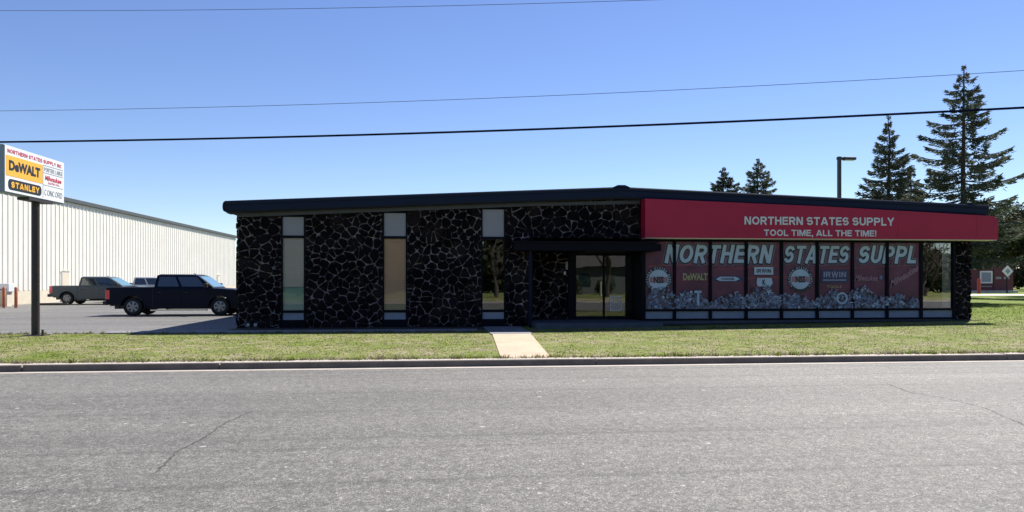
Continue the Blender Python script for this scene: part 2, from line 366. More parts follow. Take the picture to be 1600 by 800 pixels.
tag(mb.build('grass', [M['blade_g'], M['blade_t']], fix=False), 'patchy green and straw coloured lawn grass', 'grass', kind='stuff')

# ------------------------------------------------------------------ stone work
def clip(poly, nx, ny, d):
    out = []; n = len(poly)
    for i in range(n):
        a = poly[i]; b = poly[(i+1) % n]; da = nx*a[0]+ny*a[1]-d; db = nx*b[0]+ny*b[1]-d
        if da <= 0: out.append(a)
        if (da < 0 < db) or (db < 0 < da):
            t = da/(da-db); out.append((a[0]+(b[0]-a[0])*t, a[1]+(b[1]-a[1])*t))
    return out
def stonework(name, region, to3, parent, seed, sx=.33, sy=.235, back=.12, gap=.021, mats=None, edge=0.0):
    """region: convex polygon (u,v) counter-clockwise; to3(u,v,n) maps to space, n = out of the wall"""
    r = random.Random(seed); mb = MB()
    u0 = min(p[0] for p in region)-sx; u1 = max(p[0] for p in region)+sx; v0 = min(p[1] for p in region)-sy; v1 = max(p[1] for p in region)+sy
    seeds = []; j = 0; v = v0
    while v < v1:
        u = u0+(j % 2)*sx*.5; rowh = sy*r.uniform(.75, 1.25)
        while u < u1:
            seeds.append((u+r.uniform(-.45, .45)*sx, v+r.uniform(-.45, .45)*sy))
            if r.random() < .25: seeds.append((u+r.uniform(-.5, .5)*sx, v+r.uniform(-.5, .5)*sy))
            u += sx*r.uniform(.7, 1.35)
        v += rowh; j += 1
    mr = 1.9*max(sx, sy)
    for i, s in enumerate(seeds):
        poly = [(s[0]-mr, s[1]-mr), (s[0]+mr, s[1]-mr), (s[0]+mr, s[1]+mr), (s[0]-mr, s[1]+mr)]
        g = gap*r.uniform(.45, 1.35)
        for k, t in enumerate(seeds):
            if k == i: continue
            dx = t[0]-s[0]; dy = (t[1]-s[1]); D = math.hypot(dx, dy)
            if D > 2*mr or D < .02: continue
            nx, ny = dx/D, dy/D
            poly = clip(poly, nx, ny, nx*s[0]+ny*s[1]+D/2-g*.5)
            if len(poly) < 3: break
        if len(poly) < 3: continue
        for a, b in zip(region, region[1:]+region[:1]):
            ex, ey = b[0]-a[0], b[1]-a[1]; L = math.hypot(ex, ey); nx, ny = ey/L, -ex/L
            poly = clip(poly, nx, ny, nx*a[0]+ny*a[1]+edge)
            if len(poly) < 3: break
        if len(poly) < 3: continue
        A = .5*sum(p[0]*q_[1]-q_[0]*p[1] for p, q_ in zip(poly, poly[1:]+poly[:1]))
        if abs(A) < .003: continue
        P = poly
        for _ in range(2):
            Q = []
            for a, b in zip(P, P[1:]+P[:1]):
                Q += [(a[0]*.78+b[0]*.22, a[1]*.78+b[1]*.22), (a[0]*.22+b[0]*.78, a[1]*.22+b[1]*.78)]
            P = Q
            if len(P) > 22: break
        n = len(P); cx = sum(p[0] for p in P)/n; cy = sum(p[1] for p in P)/n
        h = r.uniform(.03, .075); tilt = (r.uniform(-.12, .12), r.uniform(-.12, .12)); V = []
        jit = [(r.uniform(-.007, .007), r.uniform(-.007, .007)) for _ in P]
        for sc, hh in ((1.0, 0), (.985, h*.55), (.86, h*.93), (.5, h)):
            for p, jt in zip(P, jit):
                uu = cx+(p[0]-cx)*sc+jt[0]; vv = cy+(p[1]-cy)*sc+jt[1]
                V.append(to3(uu, vv, max(0, hh+((uu-cx)*tilt[0]+(vv-cy)*tilt[1])*(hh > 0)+(r.uniform(-.006, .006) if hh > 0 else 0))))
        V.append(to3(cx, cy, h*1.02)); F = []
        for k in range(3):
            for q_ in range(n): F.append((k*n+q_, k*n+(q_+1) % n, (k+1)*n+(q_+1) % n, (k+1)*n+q_))
        for q_ in range(n): F.append((3*n+q_, 3*n+(q_+1) % n, 4*n))
        mb.idx(V, F, 0, True)
    # mortar bed
    n = len(region); A = [to3(u, v, .012) for u, v in region]; B = [to3(u, v, -back) for u, v in region]
    mb.idx(A+B, [tuple(range(n)), tuple(range(n, 2*n))[::-1]]+[(i, n+i, n+(i+1) % n, (i+1) % n) for i in range(n)], 1)
    return mb.build(name, mats or [M['stone'], M['mortar']], parent)

# ------------------------------------------------------------------ the shop
shop = thing('store_building', 'long low black lava stone shop with navy roof edge, red fascia and vinyl covered windows', 'shop', (6, 23.6, .1))
shop_off = Vector((6, 23.6, .1))
def P_(o):            # parent a part keeping its world coordinates
    o.parent = shop; o.location = Vector(o.location)-shop_off; return o
YF = 23.6; YB = 44.0; XL = -6.15; XR = 18.25
PK = 5.9
def rz(x):            # underside of the roof edge
    return 3.74+(x+6.2)*(4.315-3.74)/(PK+6.2) if x < PK else 4.315-(x-PK)*(4.315-3.86)/(18.6-PK)
def front(u, v, n): return (u, YF-n, v)
def bay(x0, x1, z0, z1, seed, **k):
    top0 = rz(x0)-.06 if z1 is None else z1; top1 = rz(x1)-.06 if z1 is None else z1
    reg = [(x0, z0), (x1, z0), (x1, top1), (x0, top0)]
    if z1 is None and x0 < PK < x1: reg = [(x0, z0), (x1, z0), (x1, top1), (PK, rz(PK)-.06), (x0, top0)]
    return P_(stonework('stone_wall', reg, k.pop('to3', front), None, seed, **k))
bay(-6.15, -4.85, -.1, None, 1); bay(-4.10, -1.72, -.1, None, 2); bay(-.94, 1.40, -.1, None, 3)
bay(2.19, 3.05, -.1, 3.0, 4); bay(2.19, 6.62, 3.0, None, 5, sx=.42)
bay(17.66, 18.25, -.1, 3.05, 6, sx=.34, sy=.2, edge=.02)
P_(stonework('stone_wall', [(3.1, .1), (4.52, .1), (4.52, 2.85), (3.1, 2.85)], lambda u, v, n: (u, 24.6-n, v), None, 7))
P_(stonework('stone_wall', [(-YF-20, -.1), (-YF, -.1), (-YF, 3.68), (-YF-20, 3.68)], lambda u, v, n: (XL-n, -u, v), None, 8, back=.1))
P_(stonework('stone_wall', [(YF+.12, -.1), (YF+5, -.1), (YF+5, 3.75), (YF+.12, 3.75)], lambda u, v, n: (XR+n, u, v), None, 9, back=.1))
# shell: side, rear and inner walls
mb = MB(); mb.box(XL+.1, XL+.3, YF+.13, YB, -.1, 3.6); mb.box(XR-.3, XR-.1, YF+.13, YB, -.1, 3.7); mb.box(XL+.3, XR-.3, YB-.2, YB, -.1, 3.7)
P_(mb.build('rear_wall', M['intwall']))
mb = MB(); mb.box(XR-.095, XR, YF+5.01, YB, -.1, 3.75); P_(mb.build('side_wall', M['maroon']))
mb = MB(); mb.box(XL+.3, XR-.3, YF+.15, YB-.2, .0, .2); P_(mb.build('interior_floor', M['intfloor']))
mb = MB(); mb.box(XL+.3, XR-.3, YF+.2, YB-.2, 3.45, 3.5); P_(mb.build('interior_ceiling', M['intwall']))
# roof
Y0 = 23.22; X0 = -6.42; X1 = 18.62; TH = .27
xsr = [X0, -3, 0, 3, PK, 9, 12, 15, X1]
prof = [(x, rz(x)) for x in xsr]; top = [(x, rz(x)+TH+(.04 if abs(x-PK) < 1 else 0)) for x in reversed(xsr)]
poly = prof+top
roof = P_(MB().prism(poly, Y0+.06, YB+.5, 'y').build('roof', M['roofing']))
# roof edge: rounded metal fascia in two steps
mb = MB()
def edge_prof(x):
    z = rz(x); return [(Y0+.06, z-.035), (Y0+.02, z-.03), (Y0, z+.03), (Y0, z+.19), (Y0-.025, z+.20), (Y0-.035, z+TH+.01), (Y0-.01, z+TH+.045), (Y0+.25, z+TH+.045), (Y0+.25, z+TH), (Y0+.06, z+TH)]
V = []; F = []
for x in xsr: V += [(x, y, z) for y, z in edge_prof(x)]
n = 10
for i in range(len(xsr)-1):
    for k in range(n): F.append((i*n+k, i*n+(k+1) % n, (i+1)*n+(k+1) % n, (i+1)*n+k))
F += [tuple(range(n)), tuple(range((len(xsr)-1)*n, len(xsr)*n))[::-1]]
mb.idx(V, F)
mb.prism([(Y0, rz(X0)), (Y0, rz(X0)+TH+.045), (YB+.5, rz(X0)+TH+.045), (YB+.5, rz(X0))], X0-.03, X0+.0, 'x')
# rounded bull nose at the left end
V = []; F = []
for k in range(7):
    t = math.pi*k/6-math.pi/2; z = rz(X0)+.14+.155*math.sin(t); x = X0-.03-.06*math.cos(t)
    V += [(x, Y0-.02, z), (x, YB+.5, z)]
for k in range(6): F.append((2*k, 2*k+1, 2*k+3, 2*k+2))
F.append(tuple(2*k for k in range(7))); mb.idx(V, F)
P_(mb.build('roof_edge', M['navy']))
mb = MB()
for a, b in zip(xsr[:-1], xsr[1:]): mb.prism([(a, rz(a)-.052), (b, rz(b)-.052), (b, rz(b)-.04), (a, rz(a)-.04)], Y0+.07, YF+.2, 'y')
P_(mb.build('soffit', M['soffit']))
mb = MB()
for a, b in zip([XL, -3, 0, 3], [-3, 0, 3, 6.6]): mb.prism([(a, rz(a)-.17), (b, rz(b)-.17), (b, rz(b)-.055), (a, rz(a)-.055)], YF-.10, YF-.075, 'y')
P_(mb.build('frieze_board', M['frieze']))
mb = MB(); mb.prism([(PK-.28, rz(PK)+TH+.03), (PK-.12, rz(PK)+TH+.1), (PK+.12, rz(PK)+TH+.1), (PK+.28, rz(PK)+TH+.03)], Y0-.05, YB+.5, 'y'); P_(mb.build('ridge_cap', M['navy']))

# tall strip windows between the stone bays
def strip_window(x0, x1, kind):
    zt = rz((x0+x1)/2)-.19
    mb = MB(); f = .05; y0 = YF-.03; y1 = YF+.09
    mb.box(x0, x0+f, y0, y1, .1, zt); mb.box(x1-f, x1, y0, y1, .1, zt)
    for a, b in ((zt-.03, zt), (2.94, 3.02), (.60, .68), (.10, .38)): mb.box(x0+f, x1-f, y0+.004, y1, a, b)
    w = mb.build('window', M['frame'])
    P_(w)
    def sub(o): o.parent = w; return o
    w_loc = Vector(w.location)
    sub(MB().box(x0+f, x1-f, YF+.01, YF+.05, 3.02, zt-.03).build('spandrel_panel', M['spandrel']))
    sub(MB().box(x0+f, x1-f, YF+.01, YF+.05, .38, .60).build('spandrel_panel', M['lowpanel']))
    sub(MB().box(x0+f, x1-f, YF+.02, YF+.03, .68, 2.94).build('pane', M['glass'] if kind != 'clear' else M['glassdark']))
    if kind == 'beige':
        mb = MB(); z = 1.42
        while z < 2.93: mb.box(x0+f, x1-f, YF+.055, YF+.065, z, z+.045); z += .048
        sub(mb.build('blind', M['blind_beige']))
        sub(MB().box(x0+f, x1-f, YF+.07, YF+.08, .68, 1.415).build('curtain', M['curtain_green']))  # plain green sheet behind the lower glass
        sub(MB().box(x0+f, x1-f, YF+.045, YF+.066, 1.395, 1.42).build('blind_rail', M['spandrel']))
    if kind == 'orange':
        mb = MB(); z = .90
        while z < 2.93: mb.box(x0+f, x1-f, YF+.055, YF+.065, z, z+.045); z += .048
        sub(mb.build('blind', M['blind_orange']))
        sub(MB().box(x0+f, x1-f, YF+.05, YF+.07, .872, .898).build('blind_rail', M['blind_orange']))
        sub(MB().box(x0+f, x1-f, YF+.07, YF+.08, .68, .87).build('curtain', M['vyellow']))
    return w
w = strip_window(-4.85, -4.10, 'beige'); w['label'] = 'tall strip window with beige blind above green lower pane'
w = strip_window(-1.72, -.94, 'orange'); w['label'] = 'tall strip window filled by an orange brown blind'
w = strip_window(1.40, 2.19, 'clear'); w['label'] = 'tall dark strip window reflecting a tree'

# shop windows on the right: nine bays
MU = [6.74, 7.77, 8.99, 10.22, 11.45, 12.70, 13.95, 15.19, 16.42, 17.63]
yF = YF-.02
for i in range(9):
    a, b = MU[i], MU[i+1]
    mb = MB(); mb.box(a-.05, a+.05, yF-.05, yF+.1, .30, 3.0)
    if i == 8: mb.box(b-.05, b+.03, yF-.05, yF+.1, .30, 3.0)
    b1 = b-.05; a1 = a+.05
    for z0, z1 in ((.30, .36), (.60, .67), (2.90, 3.0)): mb.box(a1, b1, yF-.045, yF+.1, z0, z1)
    w = P_(mb.build('window', M['frame']))
    MB().box(a1, b1, yF+.01, yF+.05, .36, .60).build('lower_panel', M['lowpanel'], w)
    MB().box(a1, b1, yF+.02, yF+.03, .67, 2.90).build('pane', M['glassbright' if i == 8 else 'glass'], w)
    if i == 8:
        w['label'] = 'uncovered shop window with pale vertical blind along its right side'
        mb = MB()
        for k in range(6): mb.box(17.26+k*.055, 17.31+k*.055, yF+.08, yF+.09, .68, 2.89)
        mb.build('blind', M['blind_beige'], w)
mb = MB()
mb.box(6.7, 17.66, YF-.04, YF+.10, -.1, .295)
P_(mb.build('plinth', M['plinth']))

# red fascia
fx0, fx1 = 6.62, 18.78; FY = 22.98
pts = [(fx0, 2.99), (fx1, 2.99)]
ztr = 3.79
for k in range(7):
    t = R(90)*k/6; pts.append((fx1-.36*(1-math.cos(t)), ztr-.16+.16*math.sin(t)))
pts += [(12.6, 4.045), (fx0, 4.235)]
fas = P_(MB().prism(pts, FY, YF-.12, 'y').build('fascia', M['red']))
mb = MB(); mb.box(fx0+.02, fx1-.02, FY+.03, YF-.14, 2.965, 2.987); mb.build('drip_trim', M['blind_beige'], fas)
for a_, z_ in ((15.2, 3.93), (10.9, 4.09), (18.0, 3.84)): MB().box(a_, a_+.012, FY-.004, FY+.002, 3.0, z_).build('panel_seam', M['redside'], fas)

# lettering
def text_geo(s, bold=.02, shear=0.0, res=3, space=1.0):
    cu = bpy.data.curves.new('t', 'FONT'); cu.body = s; cu.size = 1; cu.offset = bold; cu.shear = shear; cu.resolution_u = res; cu.space_character = space
    o = bpy.data.objects.new('t', cu); COL.objects.link(o); bpy.context.view_layer.update()
    me = bpy.data.meshes.new_from_object(o.evaluated_get(bpy.context.evaluated_depsgraph_get()))
    V = [(v.co.x, v.co.y) for v in me.vertices]; F = [tuple(p.vertices) for p in me.polygons]
    bpy.data.objects.remove(o); bpy.data.curves.remove(cu); bpy.data.meshes.remove(me)
    x0 = min(v[0] for v in V); x1 = max(v[0] for v in V); y0 = min(v[1] for v in V); y1 = max(v[1] for v in V)
    return [((x-x0)/(x1-x0), (y-y0)/(y1-y0)) for x, y in V], F
def _arc(cx, cy, rx, ry, a0, a1, n=7): return [(cx+rx*math.cos(R(a0+(a1-a0)*i/n)), cy+ry*math.sin(R(a0+(a1-a0)*i/n))) for i in range(n+1)]
def glyph(c, t):
    h = t/2; l = h; b = h; T = 1-h; w = {'I': t, '!': t, ',': t, 'M': .95, 'W': 1.1, 'O': .92, 'E': .70, 'L': .66, 'T': .76, 'F': .66, 'C': .86, 'A': .90, 'Y': .86, 'N': .80, 'S': .78}.get(c, .80)
    r = w-h; m = .5; cx = w/2
    if c in 'IL!,': pass
    if c == 'I': return w, [[(l, 0), (l, 1)]]
    if c == '!': return w, [[(l, .30), (l, 1)], [(l, 0), (l, t)]]
    if c == ',': return w, [[(l-.04, -.18), (l+.02, 0), (l, t)]]
    if c == 'L': return w, [[(l, 1), (l, b), (w, b)]]
    if c == 'E': return w, [[(w, T), (l, T), (l, b), (w, b)], [(t, .52), (w*.93, .52)]]
    if c == 'F': return w, [[(w, T), (l, T), (l, 0)], [(t, .52), (w*.9, .52)]]
    if c == 'H': return w, [[(l, 0), (l, 1)], [(r, 0), (r, 1)], [(t, .52), (w-t, .52)]]
    if c == 'T': return w, [[(0, T), (w, T)], [(cx, 0), (cx, 1-t)]]
    if c == 'N': return w, [[(l, 0), (l, 1)], [(r, 0), (r, 1)], [(l+.04, .97), (r-.04, .03)]]
    if c == 'M': return w, [[(l, 0), (l, 1)], [(r, 0), (r, 1)], [(l+.05, .95), (cx, .12), (r-.05, .95)]]
    if c == 'W': return w, [[(h*.9, 1), (w*.28, .04), (cx, .92), (w*.72, .04), (w-h*.9, 1)]]
    if c == 'A': return w, [[(h*.8, 0), (cx-.02, .98)], [(w-h*.8, 0), (cx+.02, .98)], [(w*.24, .27), (w*.76, .27)]]
    if c == 'Y': return w, [[(h*.8, 1), (cx, .45)], [(w-h*.8, 1), (cx, .45)], [(cx, 0), (cx, .5)]]
    if c == 'K': return w, [[(l, 0), (l, 1)], [(l, .38), (r, 1)], [(w*.42, .58), (r, 0)]]
    if c == 'U': return w, [[(l, 1), (l, .36)]+_arc(cx, .36, cx-h, .36-h, 180, 360)+[(r, 1)]]
    if c == 'O': return w, [_arc(cx, .5, cx-h, .5-h, 0, 360, 22)]
    if c == 'C': return w, [_arc(cx, .5, cx-h, .5-h, 48, 312, 16)]
    if c == 'D': return w, [[(l, 0), (l, 1)], [(t, T), (w*.45, T)]+_arc(w*.45, .5, r-w*.45, .5-h, 90, -90, 10)+[(t, b)]]
    if c in 'PR':
        y0 = .46 if c == 'P' else .48; q = [[(l, 0), (l, 1)], [(t, T), (w*.55, T)]+_arc(w*.55, (T+y0)/2, r-w*.55, (T-y0)/2, 90, -90, 8)+[(t, y0)]]
        if c == 'R': q.append([(w*.50, y0), (r+.01, 0)])
        return w, q
    if c == 'B': return w, [[(l, 0), (l, 1)], [(t, T), (w*.5, T)]+_arc(w*.5, (T+.53)/2, r-w*.54, (T-.53)/2, 90, -90, 7)+[(t, .53)], [(w*.5, .53)]+_arc(w*.5, (.53+b)/2, r-w*.5, (.53-b)/2, 90, -90, 7)+[(t, b)]]
    if c == 'S': return w, [_arc(cx, .745, cx-h, .745-.5, 25, 180, 9)[:-1] and _arc(cx, T-.225, cx-h, .225, 20, 250, 11)+_arc(cx, b+.235, cx-h, .235, 70, -160, 11)]
    return .5, []
def block_text(mb, s, u0, u1, v0, v1, to, mi=0, t=.2, grow=0.0, shear=0.0, depth=0.0, gap=.13):
    x = 0; G = []
    for c in s:
        if c == ' ': x += .36; continue
        w, st = glyph(c, t); G += [[(x+px, py) for px, py in pl] for pl in st]; x += w+gap
    W_ = x-gap; H = v1-v0; su = (u1-u0-shear*H)/W_; k = 0
    for pl in G:
        P = [Vector((u0+px*su+shear*(py)*H, v0+py*H)) for px, py in pl]
        P = [p for i, p in enumerate(P) if i == 0 or (p-P[i-1]).length > 1e-4]
        closed = (P[0]-P[-1]).length < 1e-5
        if closed: P = P[:-1]
        n = len(P); hw = t*H*.5*min(1.15, max(.6, su/H))+grow; Lf = []; Rt = []
        if not closed and grow > 0:
            P[0] = P[0]+(P[0]-P[1]).normalized()*grow; P[-1] = P[-1]+(P[-1]-P[-2]).normalized()*grow
        for i in range(n):
            a = P[i-1] if (i > 0 or closed) else None; b = P[(i+1) % n] if (i < n-1 or closed) else None
            d1 = (P[i]-a).normalized() if a is not None else None; d2 = (b-P[i]).normalized() if b is not None else None
            d1 = d1 or d2; d2 = d2 or d1; n1 = Vector((-d1.y, d1.x)); n2 = Vector((-d2.y, d2.x)); m = (n1+n2)
            m = m.normalized() if m.length > .1 else n1; sc = hw/max(.35, m.dot(n1)); Lf.append(P[i]+m*sc); Rt.append(P[i]-m*sc)
        k += 1; dd = depth+.00025*(k % 4); N = n if closed else n-1
        A = [to(p.x, p.y, dd) for p in Lf]+[to(p.x, p.y, dd) for p in Rt]; F = [(i, (i+1) % n, n+(i+1) % n, n+i) for i in range(N)]
        if depth > 0:
            A += [to(p.x, p.y, 0) for p in Lf]+[to(p.x, p.y, 0) for p in Rt]
            F += [(i, (i+1) % n, 2*n+(i+1) % n, 2*n+i) for i in range(N)]+[(n+i, n+(i+1) % n, 3*n+(i+1) % n, 3*n+i) for i in range(N)]
            if not closed: F += [(0, n, 3*n, 2*n), (n-1, 2*n-1, 4*n-1, 3*n-1)]
        mb.idx(A, F, mi)
def add_text(mb, s, u0, u1, v0, v1, to, mi=0, depth=0.0, clipu=None, **k):
    V, F = text_geo(s, **k); n = len(V)
    if depth <= 0:
        mb.idx([to(u0+(u1-u0)*x, v0+(v1-v0)*y, 0) for x, y in V], F, mi)
    else:
        A = [to(u0+(u1-u0)*x, v0+(v1-v0)*y, depth) for x, y in V]; B = [to(u0+(u1-u0)*x, v0+(v1-v0)*y, 0) for x, y in V]
        E = {}
        for f in F:
            for a, b in zip(f, f[1:]+f[:1]): E[(a, b)] = 1
        side = [(a, b, n+b, n+a) for (a, b) in E if (b, a) not in E]
        mb.idx(A+B, list(F)+side, mi)
toF = lambda u, v, n: (u, FY-.002-n, v)
mb = MB(); block_text(mb, 'NORTHERN STATES SUPPLY', 9.91, 15.05, 3.43, 3.69, toF, depth=.02, t=.19); mb.build('lettering', M['letter'], fas)
mb = MB(); block_text(mb, 'TOOL TIME, ALL THE TIME!', 10.57, 14.43, 3.07, 3.27, toF, depth=.015, t=.18); mb.build('lettering', M['letter'], fas)

# vinyl graphic over eight window bays
vy = yF-.0
gr = P_(MB().box(6.80, 16.37, vy-.004, vy+.006, .672, 2.895).build('window_graphic', M['vinyl']))
lay = [0.006]
def L(step=.0012):
    lay[0] += step; d = lay[0]
    return lambda u, v, n: (u, vy-d-n, v)
rnd = random.Random(5)
# swooshes in the vinyl
mb = MB(); t = L()
for (a, b, c_, d_) in ((6.9, 9.9, 2.05, .10), (9.1, 11.3, 1.95, .07), (7.8, 12.3, 1.60, .06), (13.2, 16.2, 2.0, .03)):
    mb.face([t(a, c_, 0), t(b, c_+.12, 0), t(b, c_+.12+d_, 0), t(a, c_+d_*.6, 0)])
mb.build('swoosh', mat('vinyl_swoosh', (.22, .03, .04), .4, var=.3, vscale=2), gr)
WORDS = [('NORTHERN', 7.46, 11.02), ('STATES', 11.60, 13.86), ('SUPPL', 14.12, 16.34)]
WORDS = [('NORTHERN', 7.45, 11.17), ('STATES', 11.52, 13.88), ('SUPPL', 14.15, 16.33)]
HALO = mat('vinyl_halo', (.13, .09, .13), .4, var=.3, vscale=5)
t = L()
for s, a, b in WORDS:
    mb = MB(); block_text(mb, s, a, b, 2.20, 2.79, t, grow=.085, shear=.2, gap=.2); mb.build('lettering_halo', HALO, gr)
t = L()
for s, a, b in WORDS:
    mb = MB(); block_text(mb, s, a-.01, b-.01, 2.185, 2.775, t, grow=.05, shear=.2, gap=.2); mb.build('lettering_shadow', M['vblack'], gr)
t = L()
for s, a, b in WORDS:
    mb = MB(); block_text(mb, s, a, b, 2.20, 2.79, t, grow=.012, shear=.2, gap=.2); mb.build('lettering', M['vsilver'], gr)
def disc(mb, t, cx, cz, r, mi=0, n=32): mb.face([t(cx+r*math.cos(6.2832*i/n), cz+r*math.sin(6.2832*i/n), 0) for i in range(n)], mi)
def logo(cx, cz):
    mb = MB(); t = L()
    pts = []
    for i in range(64):
        rr = .47 if i % 4 < 2 else .43; pts.append(t(cx+rr*math.cos(6.2832*i/64), cz+rr*math.sin(6.2832*i/64), 0))
    mb.face(pts, 0); t = L(); disc(mb, t, cx, cz, .335, 1); t = L()
    word = 'NORTHERN STATES SUPPLY'
    for i, chh in enumerate(word):
        if chh == ' ': continue
        a = R(215)-R(250)*i/(len(word)-1); V, F = text_geo(chh, bold=.03); w_ = .045; h_ = .065
        px, pz = cx+.385*math.cos(a), cz+.385*math.sin(a); th = a-math.pi/2
        mb.idx([t(px+((x-.5)*w_)*math.cos(th)-((y-.5)*h_)*math.sin(th), pz+((x-.5)*w_)*math.sin(th)+((y-.5)*h_)*math.cos(th), 0) for x, y in V], F, 1)
    t = L(); mb.face([t(cx-.31, cz-.10, 0), t(cx+.31, cz-.10, 0), t(cx+.31, cz+.09, 0), t(cx-.31, cz+.09, 0)], 2)
    t = L(); add_text(mb, 'NSS', cx-.17, cx+.17, cz-.12, cz+.11, t, 0, bold=.05)
    return mb.build('logo', [M['vblack'], M['vsilver'], M['vpink']], gr)
logo(7.24, 1.64); logo(12.11, 1.66)
mb = MB(); t = L(); add_text(mb, 'DeWALT', 8.06, 8.90, 1.62, 1.86, t, 0, bold=.05); mb.build('brand_mark', M['vyellow'], gr)
mb = MB(); t = L(); mb.face([t(x, z, 0) for x, z in ((9.02, 1.66), (9.25, 1.58), (10.0, 1.58), (10.2, 1.66), (10.0, 1.76), (9.25, 1.76))], 0)
t = L(); mb.face([t(x, z, 0) for x, z in ((9.18, 1.665), (9.32, 1.60), (9.86, 1.60), (10.0, 1.665), (9.86, 1.74), (9.32, 1.74))], 1)
t = L(); add_text(mb, 'CHANNEL', 9.36, 9.82, 1.63, 1.71, t, 2, bold=.04); mb.build('brand_mark', [M['vnavy'], M['vsilver'], M['vblack']], gr)
mb = MB(); t = L(); mb.face([t(x, z, 0) for x, z in ((10.50, 1.81), (11.16, 1.81), (11.16, 2.06), (10.50, 2.06))], 1)
t = L(); block_text(mb, 'IRWIN', 10.58, 11.08, 1.87, 2.00, t, 2, t=.22)
t = L(); mb.face([t(x, z, 0) for x, z in ((10.62, 1.42), (11.06, 1.42), (11.14, 1.52), (11.10, 1.70), (10.60, 1.70), (10.58, 1.52))], 1)
t = L(); add_text(mb, 'K', 10.78, 10.90, 1.47, 1.65, t, 2, bold=.06); mb.build('brand_mark', [M['vnavy'], M['vsilver'], M['vblack']], gr)
mb = MB(); t = L(); mb.face([t(x, z, 0) for x, z in ((12.84, 1.54), (13.80, 1.54), (13.80, 1.97), (12.84, 1.97))], 0)
t = L(); block_text(mb, 'IRWIN', 12.92, 13.72, 1.73, 1.91, t, 1, t=.22)
mb.face([t(x, z, 0) for x, z in ((12.90, 1.61), (13.72, 1.61), (13.72, 1.65), (12.90, 1.65))], 1)
add_text(mb, 'TOOLS', 13.02, 13.56, 1.36, 1.45, t, 2, bold=.03); mb.build('brand_mark', [M['vnavy'], M['vgrey'], M['vorange']], gr)
mb = MB(); t = L(); add_text(mb, 'Milwaukee', 14.02, 14.85, 1.60, 1.80, t, 0, bold=.02, shear=.3); disc(mb, t, 14.96, 1.72, .07, 1, 14); mb.build('brand_mark', [M['vpink'], M['vblue']], gr)
mb = MB(); t = L(); V, F = text_geo('Milwaukee', bold=.03, shear=.2)
mb.idx([t(15.30+x*1.0, 1.36+x*.58+y*.26, 0) for x, y in V], F, 0); mb.build('brand_mark', [M['vpink']], gr)
# heap of printed tools along the foot
mb = MB(); mats5 = [M['vgrey'], M['vblue'], M['vsilver'], M['vblack'], M['vshadow']]
tb = L(); xs_ = [6.81+i*(16.35-6.81)/120 for i in range(121)]
prev = None
def hill(x):
    return 1.17+.16*math.sin(x*1.9)+.10*math.sin(x*5.3+1)+.05*math.sin(x*11)
top_ = [tb(x, hill(x)-.12, 0) for x in xs_]; bot_ = [tb(x, .675, 0) for x in xs_]
n = len(xs_); mb.idx(bot_+top_, [(i, i+1, n+i+1, n+i) for i in range(n-1)], 4)
for i in range(1700):
    x = rnd.uniform(6.9, 16.28); z = rnd.uniform(.70, hill(x)); t = L(.00002); mi = rnd.choices([0, 1, 2, 3, 4], [32, 32, 9, 16, 11])[0]; a = rnd.uniform(0, 3.14); s = rnd.uniform(.35, .95)
    def rot(px, pz): return t(x+(px*math.cos(a)-pz*math.sin(a))*s, max(.676, z+(px*math.sin(a)+pz*math.cos(a))*s), 0)
    k = rnd.random()
    if k < .4: mb.face([rot(-.09, -.018), rot(.09, -.018), rot(.09, .018), rot(-.09, .018)], mi)
    elif k < .6: mb.face([rot(.055*math.cos(q_), .055*math.sin(q_)) for q_ in [i_*.6283 for i_ in range(10)]], mi)
    elif k < .8:
        mb.face([rot(-.1, .02), rot(.08, .02), rot(.1, .07), rot(-.1, .08)], mi); mb.face([rot(-.07, .02), rot(-.02, .02), rot(-.04, -.09), rot(-.09, -.09)], mi)
    else: mb.face([rot(-.06, -.05), rot(.03, -.06), rot(.07, .0), rot(.04, .06), rot(-.05, .04)], mi)
for (x, z, s) in ((8.55, 1.0, 1), (13.55, 1.02, 1.0)):
    t = L(.0005)
    if x < 9:
        mb.face([t(x-.03, z-.2, 0), t(x+.05, z-.2, 0), t(x+.05, z+.22, 0), t(x-.03, z+.22, 0)], 2); mb.face([t(x-.12, z+.2, 0), t(x+.12, z+.2, 0), t(x+.12, z+.28, 0), t(x-.12, z+.28, 0)], 2)
    else:
        for i in range(20):
            a = 6.2832*i/20; b = 6.2832*(i+1)/20
            mb.face([t(x+.2*math.cos(a), z+.2*math.sin(a), 0), t(x+.2*math.cos(b), z+.2*math.sin(b), 0), t(x+.14*math.cos(b), z+.14*math.sin(b), 0), t(x+.14*math.cos(a), z+.14*math.sin(a), 0)], 2)
mb.build('printed_tools', mats5, gr, fix=False)

# entrance: stoop, canopy, post, recess and glazed door
P_(MB().box(3.0, 6.95, 22.15, 24.7, .0, .30, ch=.015).build('stoop', M['plinth']))
mb = MB(); mb.box(2.40, 6.88, 22.6, 24.7, 2.54, 2.80, ch=.012); mb.box(2.34, 6.94, 22.55, 23.4, 2.79, 2.835); mb.box(6.60, 7.12, 22.9, 23.5, 2.56, 2.78)
P_(mb.build('canopy', M['frame']))
P_(MB().box(2.84, 2.94, 22.72, 22.82, .16, 2.54, ch=.01).build('canopy_post', M['navy2']))
P_(MB().box(6.64, 6.74, YF-.1, 24.75, .28, 3.0).build('recess_jamb', M['frame'])); P_(MB().box(4.40, 4.60, 24.45, 24.7, .28, 2.56).build('recess_jamb', M['frame'])); P_(MB().box(3.05, 3.1, YF+.13, 24.7, .1, 3.0).build('recess_jamb', M['frame']))
mb = MB(); mb.face([(XL, 22.1, .137), (1.45, 22.1, .137), (1.45, YF-.01, .137), (XL, YF-.01, .137)]); tag(mb.build('planting_bed', M['soil'], fix=False), kind='structure')  # dark sheet painting the shade on the ground below the stone wall
